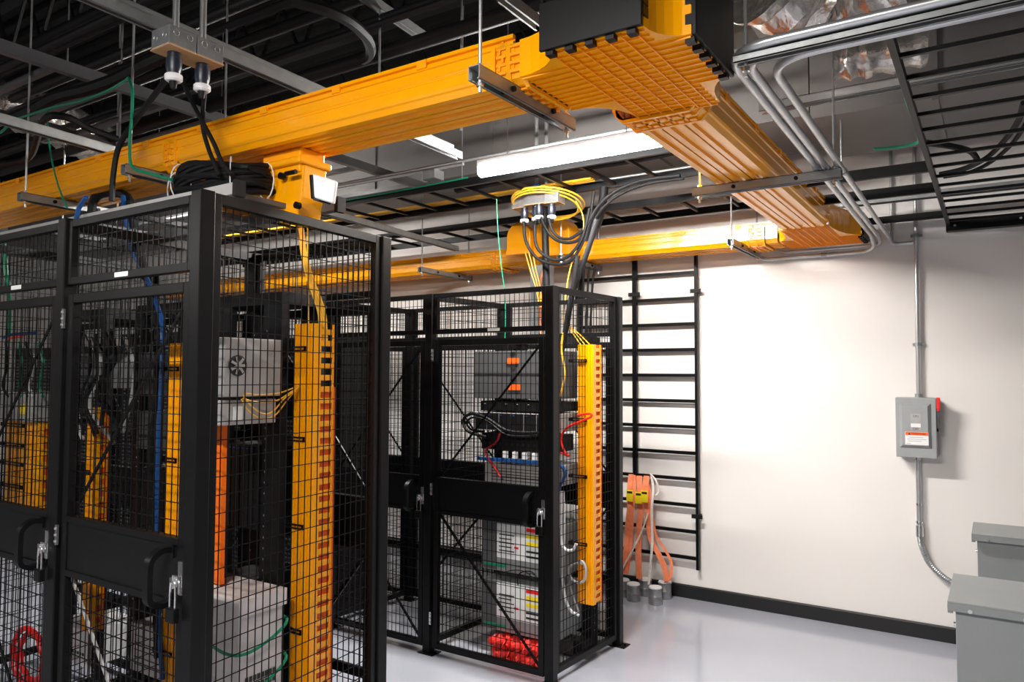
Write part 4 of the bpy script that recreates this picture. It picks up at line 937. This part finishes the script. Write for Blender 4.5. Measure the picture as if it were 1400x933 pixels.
# curved conduits
CZ = 2.90
def conduit(label, pts, r=.0135, rad=.16, m_=COND, group='bent steel conduits'):
    t = thing('conduit', label, 'conduit', pts[0], group); f = fillet(pts, rad, 8)
    build(MB().tube(f, r, 12), 'pipe', m_, t, smooth=True)
    m = MB(); pts = [Vector(p) for p in pts]
    for i in range(len(pts)-1):
        L = (pts[i+1]-pts[i]).length
        if L > .7:
            d = (pts[i+1]-pts[i])/L; q = pts[i]+d*L*.42; m.cyl(q, q+d*.035, r*1.3, 12)
    if m.v: build(m, 'coupling', GALV, t, smooth=True)
    return t
for i, (x, yn, xe, ze) in enumerate(((-.614, 2.055, -1.40, 2.545), (-.580, 2.105, -1.28, 2.585), (-.525, 2.18, -.44, 2.58))):
    lb = ('left', 'middle', 'right')[i]+' bent steel conduit coming in high and turning to the wall'
    pts = [(2.5, yn, 2.612), (x-.01, yn, 2.612), (x-.045, 5.28+.08*i, 2.612)]
    pts += [(x-.04, 5.53, ze), (xe, 5.54, ze)] if i == 2 else [(x-.05, 5.535, ze), (xe, 5.545, ze), (xe-.13, 5.55, ze+.09)]
    conduit(lb, pts, .0135, .15)
hanger('long strut trapeze hanger under the conduits at upper right', (-.60, 2.08, 0), (2.0, 2.08, 0), 4.6, 2.586, h=.0105)
conduit('thin conduit rising from the bend beside wall conduit', [(-.57, 5.57, 2.60), (-.565, 5.57, 2.9), (-.565, 5.57, 4.6)], .011, .05)
conduit('conduit pair line running above the second cage below the light, lower', [(-7, 3.88, 3.08), (-2.9, 3.88, 3.08)], .011)
conduit('conduit line running above the second cage toward the light, upper', [(-7, 4.05, 3.16), (-1.3, 4.05, 3.16)], .011)
conduit('long thin conduit over the far ladder tray', [(-7, 4.50, 3.011), (-1.3, 4.50, 3.011)], .010)
t = thing('junction_box', 'small galvanized junction box left of the hanging light', 'junction box', (-3.1, 3.9, 3.0)); c = P(592, 241, 1, 3.9)
build(MB().box(c.x-.055, c.x+.055, c.y-.05, c.y+.05, c.z-.028, c.z+.035), 'box', GALV, t, bevel=.003)
# ducts
def duct(label, x0, x1, y0, y1, z0, z1, m_, seams='x', step=1.2, group='rectangular ducts'):
    t = thing('air_duct', label, 'duct', ((x0+x1)/2, (y0+y1)/2, z0), group); build(MB().box(x0, x1, y0, y1, z0, z1), 'duct_body', m_, t)
    m = MB(); p = (x0 if seams == 'x' else y0)+step*.5
    while p < (x1 if seams == 'x' else y1):
        if seams == 'x': m.box(p, p+.03, y0-.015, y1+.015, z0-.015, z1+.015)
        else: m.box(x0-.015, x1+.015, p, p+.03, z0-.015, z1+.015)
        p += step
    build(m, 'flange', m_, t)
duct('long grey duct running along the back wall above the far trays', -11, -.9, 4.62, 5.4, 3.25, 3.75, DUCT)
duct('wide dark grey duct overhead at the upper right', -1.0, 3.0, 2.9, 4.15, 3.46, 3.9, DUCTD)
duct('grey duct run near wall at the upper right', -.85, 3.0, 4.4, 5.3, 3.15, 3.55, DUCT)
def foil(label, pts, r, seed=0):
    rr = random.Random(seed); path = crv(pts, 10)
    m = MB().tube(path, [r*(1+.10*math.sin(i*1.3+seed)+.05*rr.random()) for i in range(len(path))], 24)
    for v in m.v: v += Vector((rr.uniform(-1, 1), rr.uniform(-1, 1), rr.uniform(-1, 1)))*r*.05
    solo(m, 'flexible_duct', FOIL, label, 'duct', 'foil wrapped flexible ducts', smooth=True)
foil('foil wrapped flexible duct at the very top right', [P(1030,-30,2,3.2), P(1105,-2,2,3.2), P(1165,-8,2,3.2), P(1250,-40,2,3.2)], .15, 1)
foil('foil wrapped duct stub below the upper conduits', [P(1140,84,2,3.28), P(1190,76,2,3.28), P(1265,60,2,3.3)], .095, 2)
foil('foil wrapped flexible duct at the left edge behind trough', [P(-40,135,2,3.5), P(40,150,2,3.5), P(110,185,2,3.5), P(160,205,2,3.5)], .16, 3)
# joists and dark ceiling runs
for i, y in enumerate((.4, 1.5, 2.7, 3.9, 5.0)):
    t = thing('bar_joist', 'black open web bar joist, %s from the back wall' % ('fifth', 'fourth', 'third', 'second', 'first')[i], 'joist', (-4, y, 4.2), 'bar joists')
    build(MB().box(XL, XR, y-.05, y+.05, 4.63, 4.70).box(XL, XR, y-.04, y+.04, 4.18, 4.23), 'chord', BLK2, t)
    m = MB(); x = XL
    while x < XR-.5: m.bar((x, y, 4.2), (x+.25, y, 4.65), .02); m.bar((x+.25, y, 4.65), (x+.5, y, 4.2), .02); x += .5
    build(m, 'web', BLK2, t)
for i, (pa, z, r, lb) in enumerate((((520,74), 3.25, .035, 'thick black pipe crossing above the near trough'), ((200,60), 3.5, .03, 'black pipe overhead at upper left behind outlet boxes'), ((100,48), 3.6, .025, 'second black pipe overhead at upper left'), ((300,30), 3.7, .03, 'third black pipe overhead at upper left'), ((60,75), 3.6, .02, 'thin dark pipe overhead at upper left'), ((380,40), 3.5, .03, 'black pipe overhead left of the hose loop'), ((150,100), 3.4, .022, 'thin dark pipe low behind the green wire'), ((130,20), 3.9, .035, 'black pipe highest at upper left'), ((420,60), 3.35, .02, 'thin dark pipe below the hose loop'), ((350,90), 3.3, .016, 'thinnest dark pipe just above the near trough'))):
    c = P(*pa, 2, z); solo(MB().cyl((-9, c.y, z), (-.95 if i == 0 else -1.5, c.y, z), r, 10), 'overhead_pipe', RUB if i in (0, 5, 7) else BLK2, lb, 'pipe', 'dark overhead pipes', smooth=True)
seg('cable', 'large black hose loop hanging above the near trough', [(395,0),(440,12),(475,28),(498,48),(506,62),(505,75),(495,82)], 2, 3.2, .025, RUB, 'hose')
seg('cable_bundle', 'thick black cable bundle sagging left of the outlet boxes', [(10,165),(45,150),(80,132),(120,122),(160,108),(200,88),(260,60)], 2, 3.05, .03, RUB, 'cable bundle')
seg('cable_bundle', 'lower black cable bundle under the strut at left', [(0,225),(40,215),(60,165),(90,160),(120,175),(160,190)], 2, 2.95, .018, RUB, 'cable bundle')
seg('cable', 'green wire draped from hanger rod to the left', [(0,182),(20,165),(40,157),(75,146),(110,138),(145,125),(168,112),(176,106)], 1, 1.76, .006, GRN)
seg('cable', 'green wire running down the hanger rod', [(176,106),(181,125),(180,160),(177,195),(178,220),(184,231),(200,236),(235,246)], 1, 1.73, .006, GRN)
seg('cable', 'thin green wire hanging over the near trough at left', [(64,152),(65,175),(70,215),(80,255),(92,285)], 1, 1.8, .004, GRN)
t = thing('ladder_tray', 'dark ladder tray running away at upper left', 'ladder tray', (-4.6, 3, 3.3), 'black ladder trays')
for px_ in ((0, 66), (0, 160)):
    a = P(px_[0], px_[1], 2, 3.2); build(MB().box(a.x-.02, a.x+.02, a.y-1.5, 4.6, 3.18, 3.24), 'stringer', GRYD, t)
a = P(0, 66, 2, 3.2); b_ = P(0, 160, 2, 3.2); x0_, x1_ = sorted((a.x, b_.x)); y = .6
while y < 4.6: build(MB().box(x0_+.02, x1_-.02, y-.015, y+.015, 3.19, 3.22), 'rung', GRYD, t); y += .3
for i, (px_, py_, yy, z0, z1, lb) in enumerate(((93, 60, 2.6, 2.4, 4.6, 'thin rod at far left behind the near trough'), (519, 60, 2.5, 2.75, 4.6, 'rod just behind near trough below the black pipe'), (631, 40, 2.9, 2.9, 4.6, 'rod left of the near trough hanger'), (163, 90, 2.4, 2.75, 4.6, 'rod left of the green wire rod'), (632, 195, 4.4, 3.15, 4.6, 'rod above the far trays left of light'), (1150, 190, 4.35, 2.75, 3.1, 'short rod holding the rail at upper right'), (1063, 60, 2.6, 3.0, 4.6, 'rod beside right black end cap'))):
    c = P(px_, py_, 1, yy); solo(MB().cyl((c.x, yy, z0), (c.x, yy, z1), .0055, 8), 'threaded_rod', COND, lb, 'rod', 'free hanging threaded rods', smooth=True)
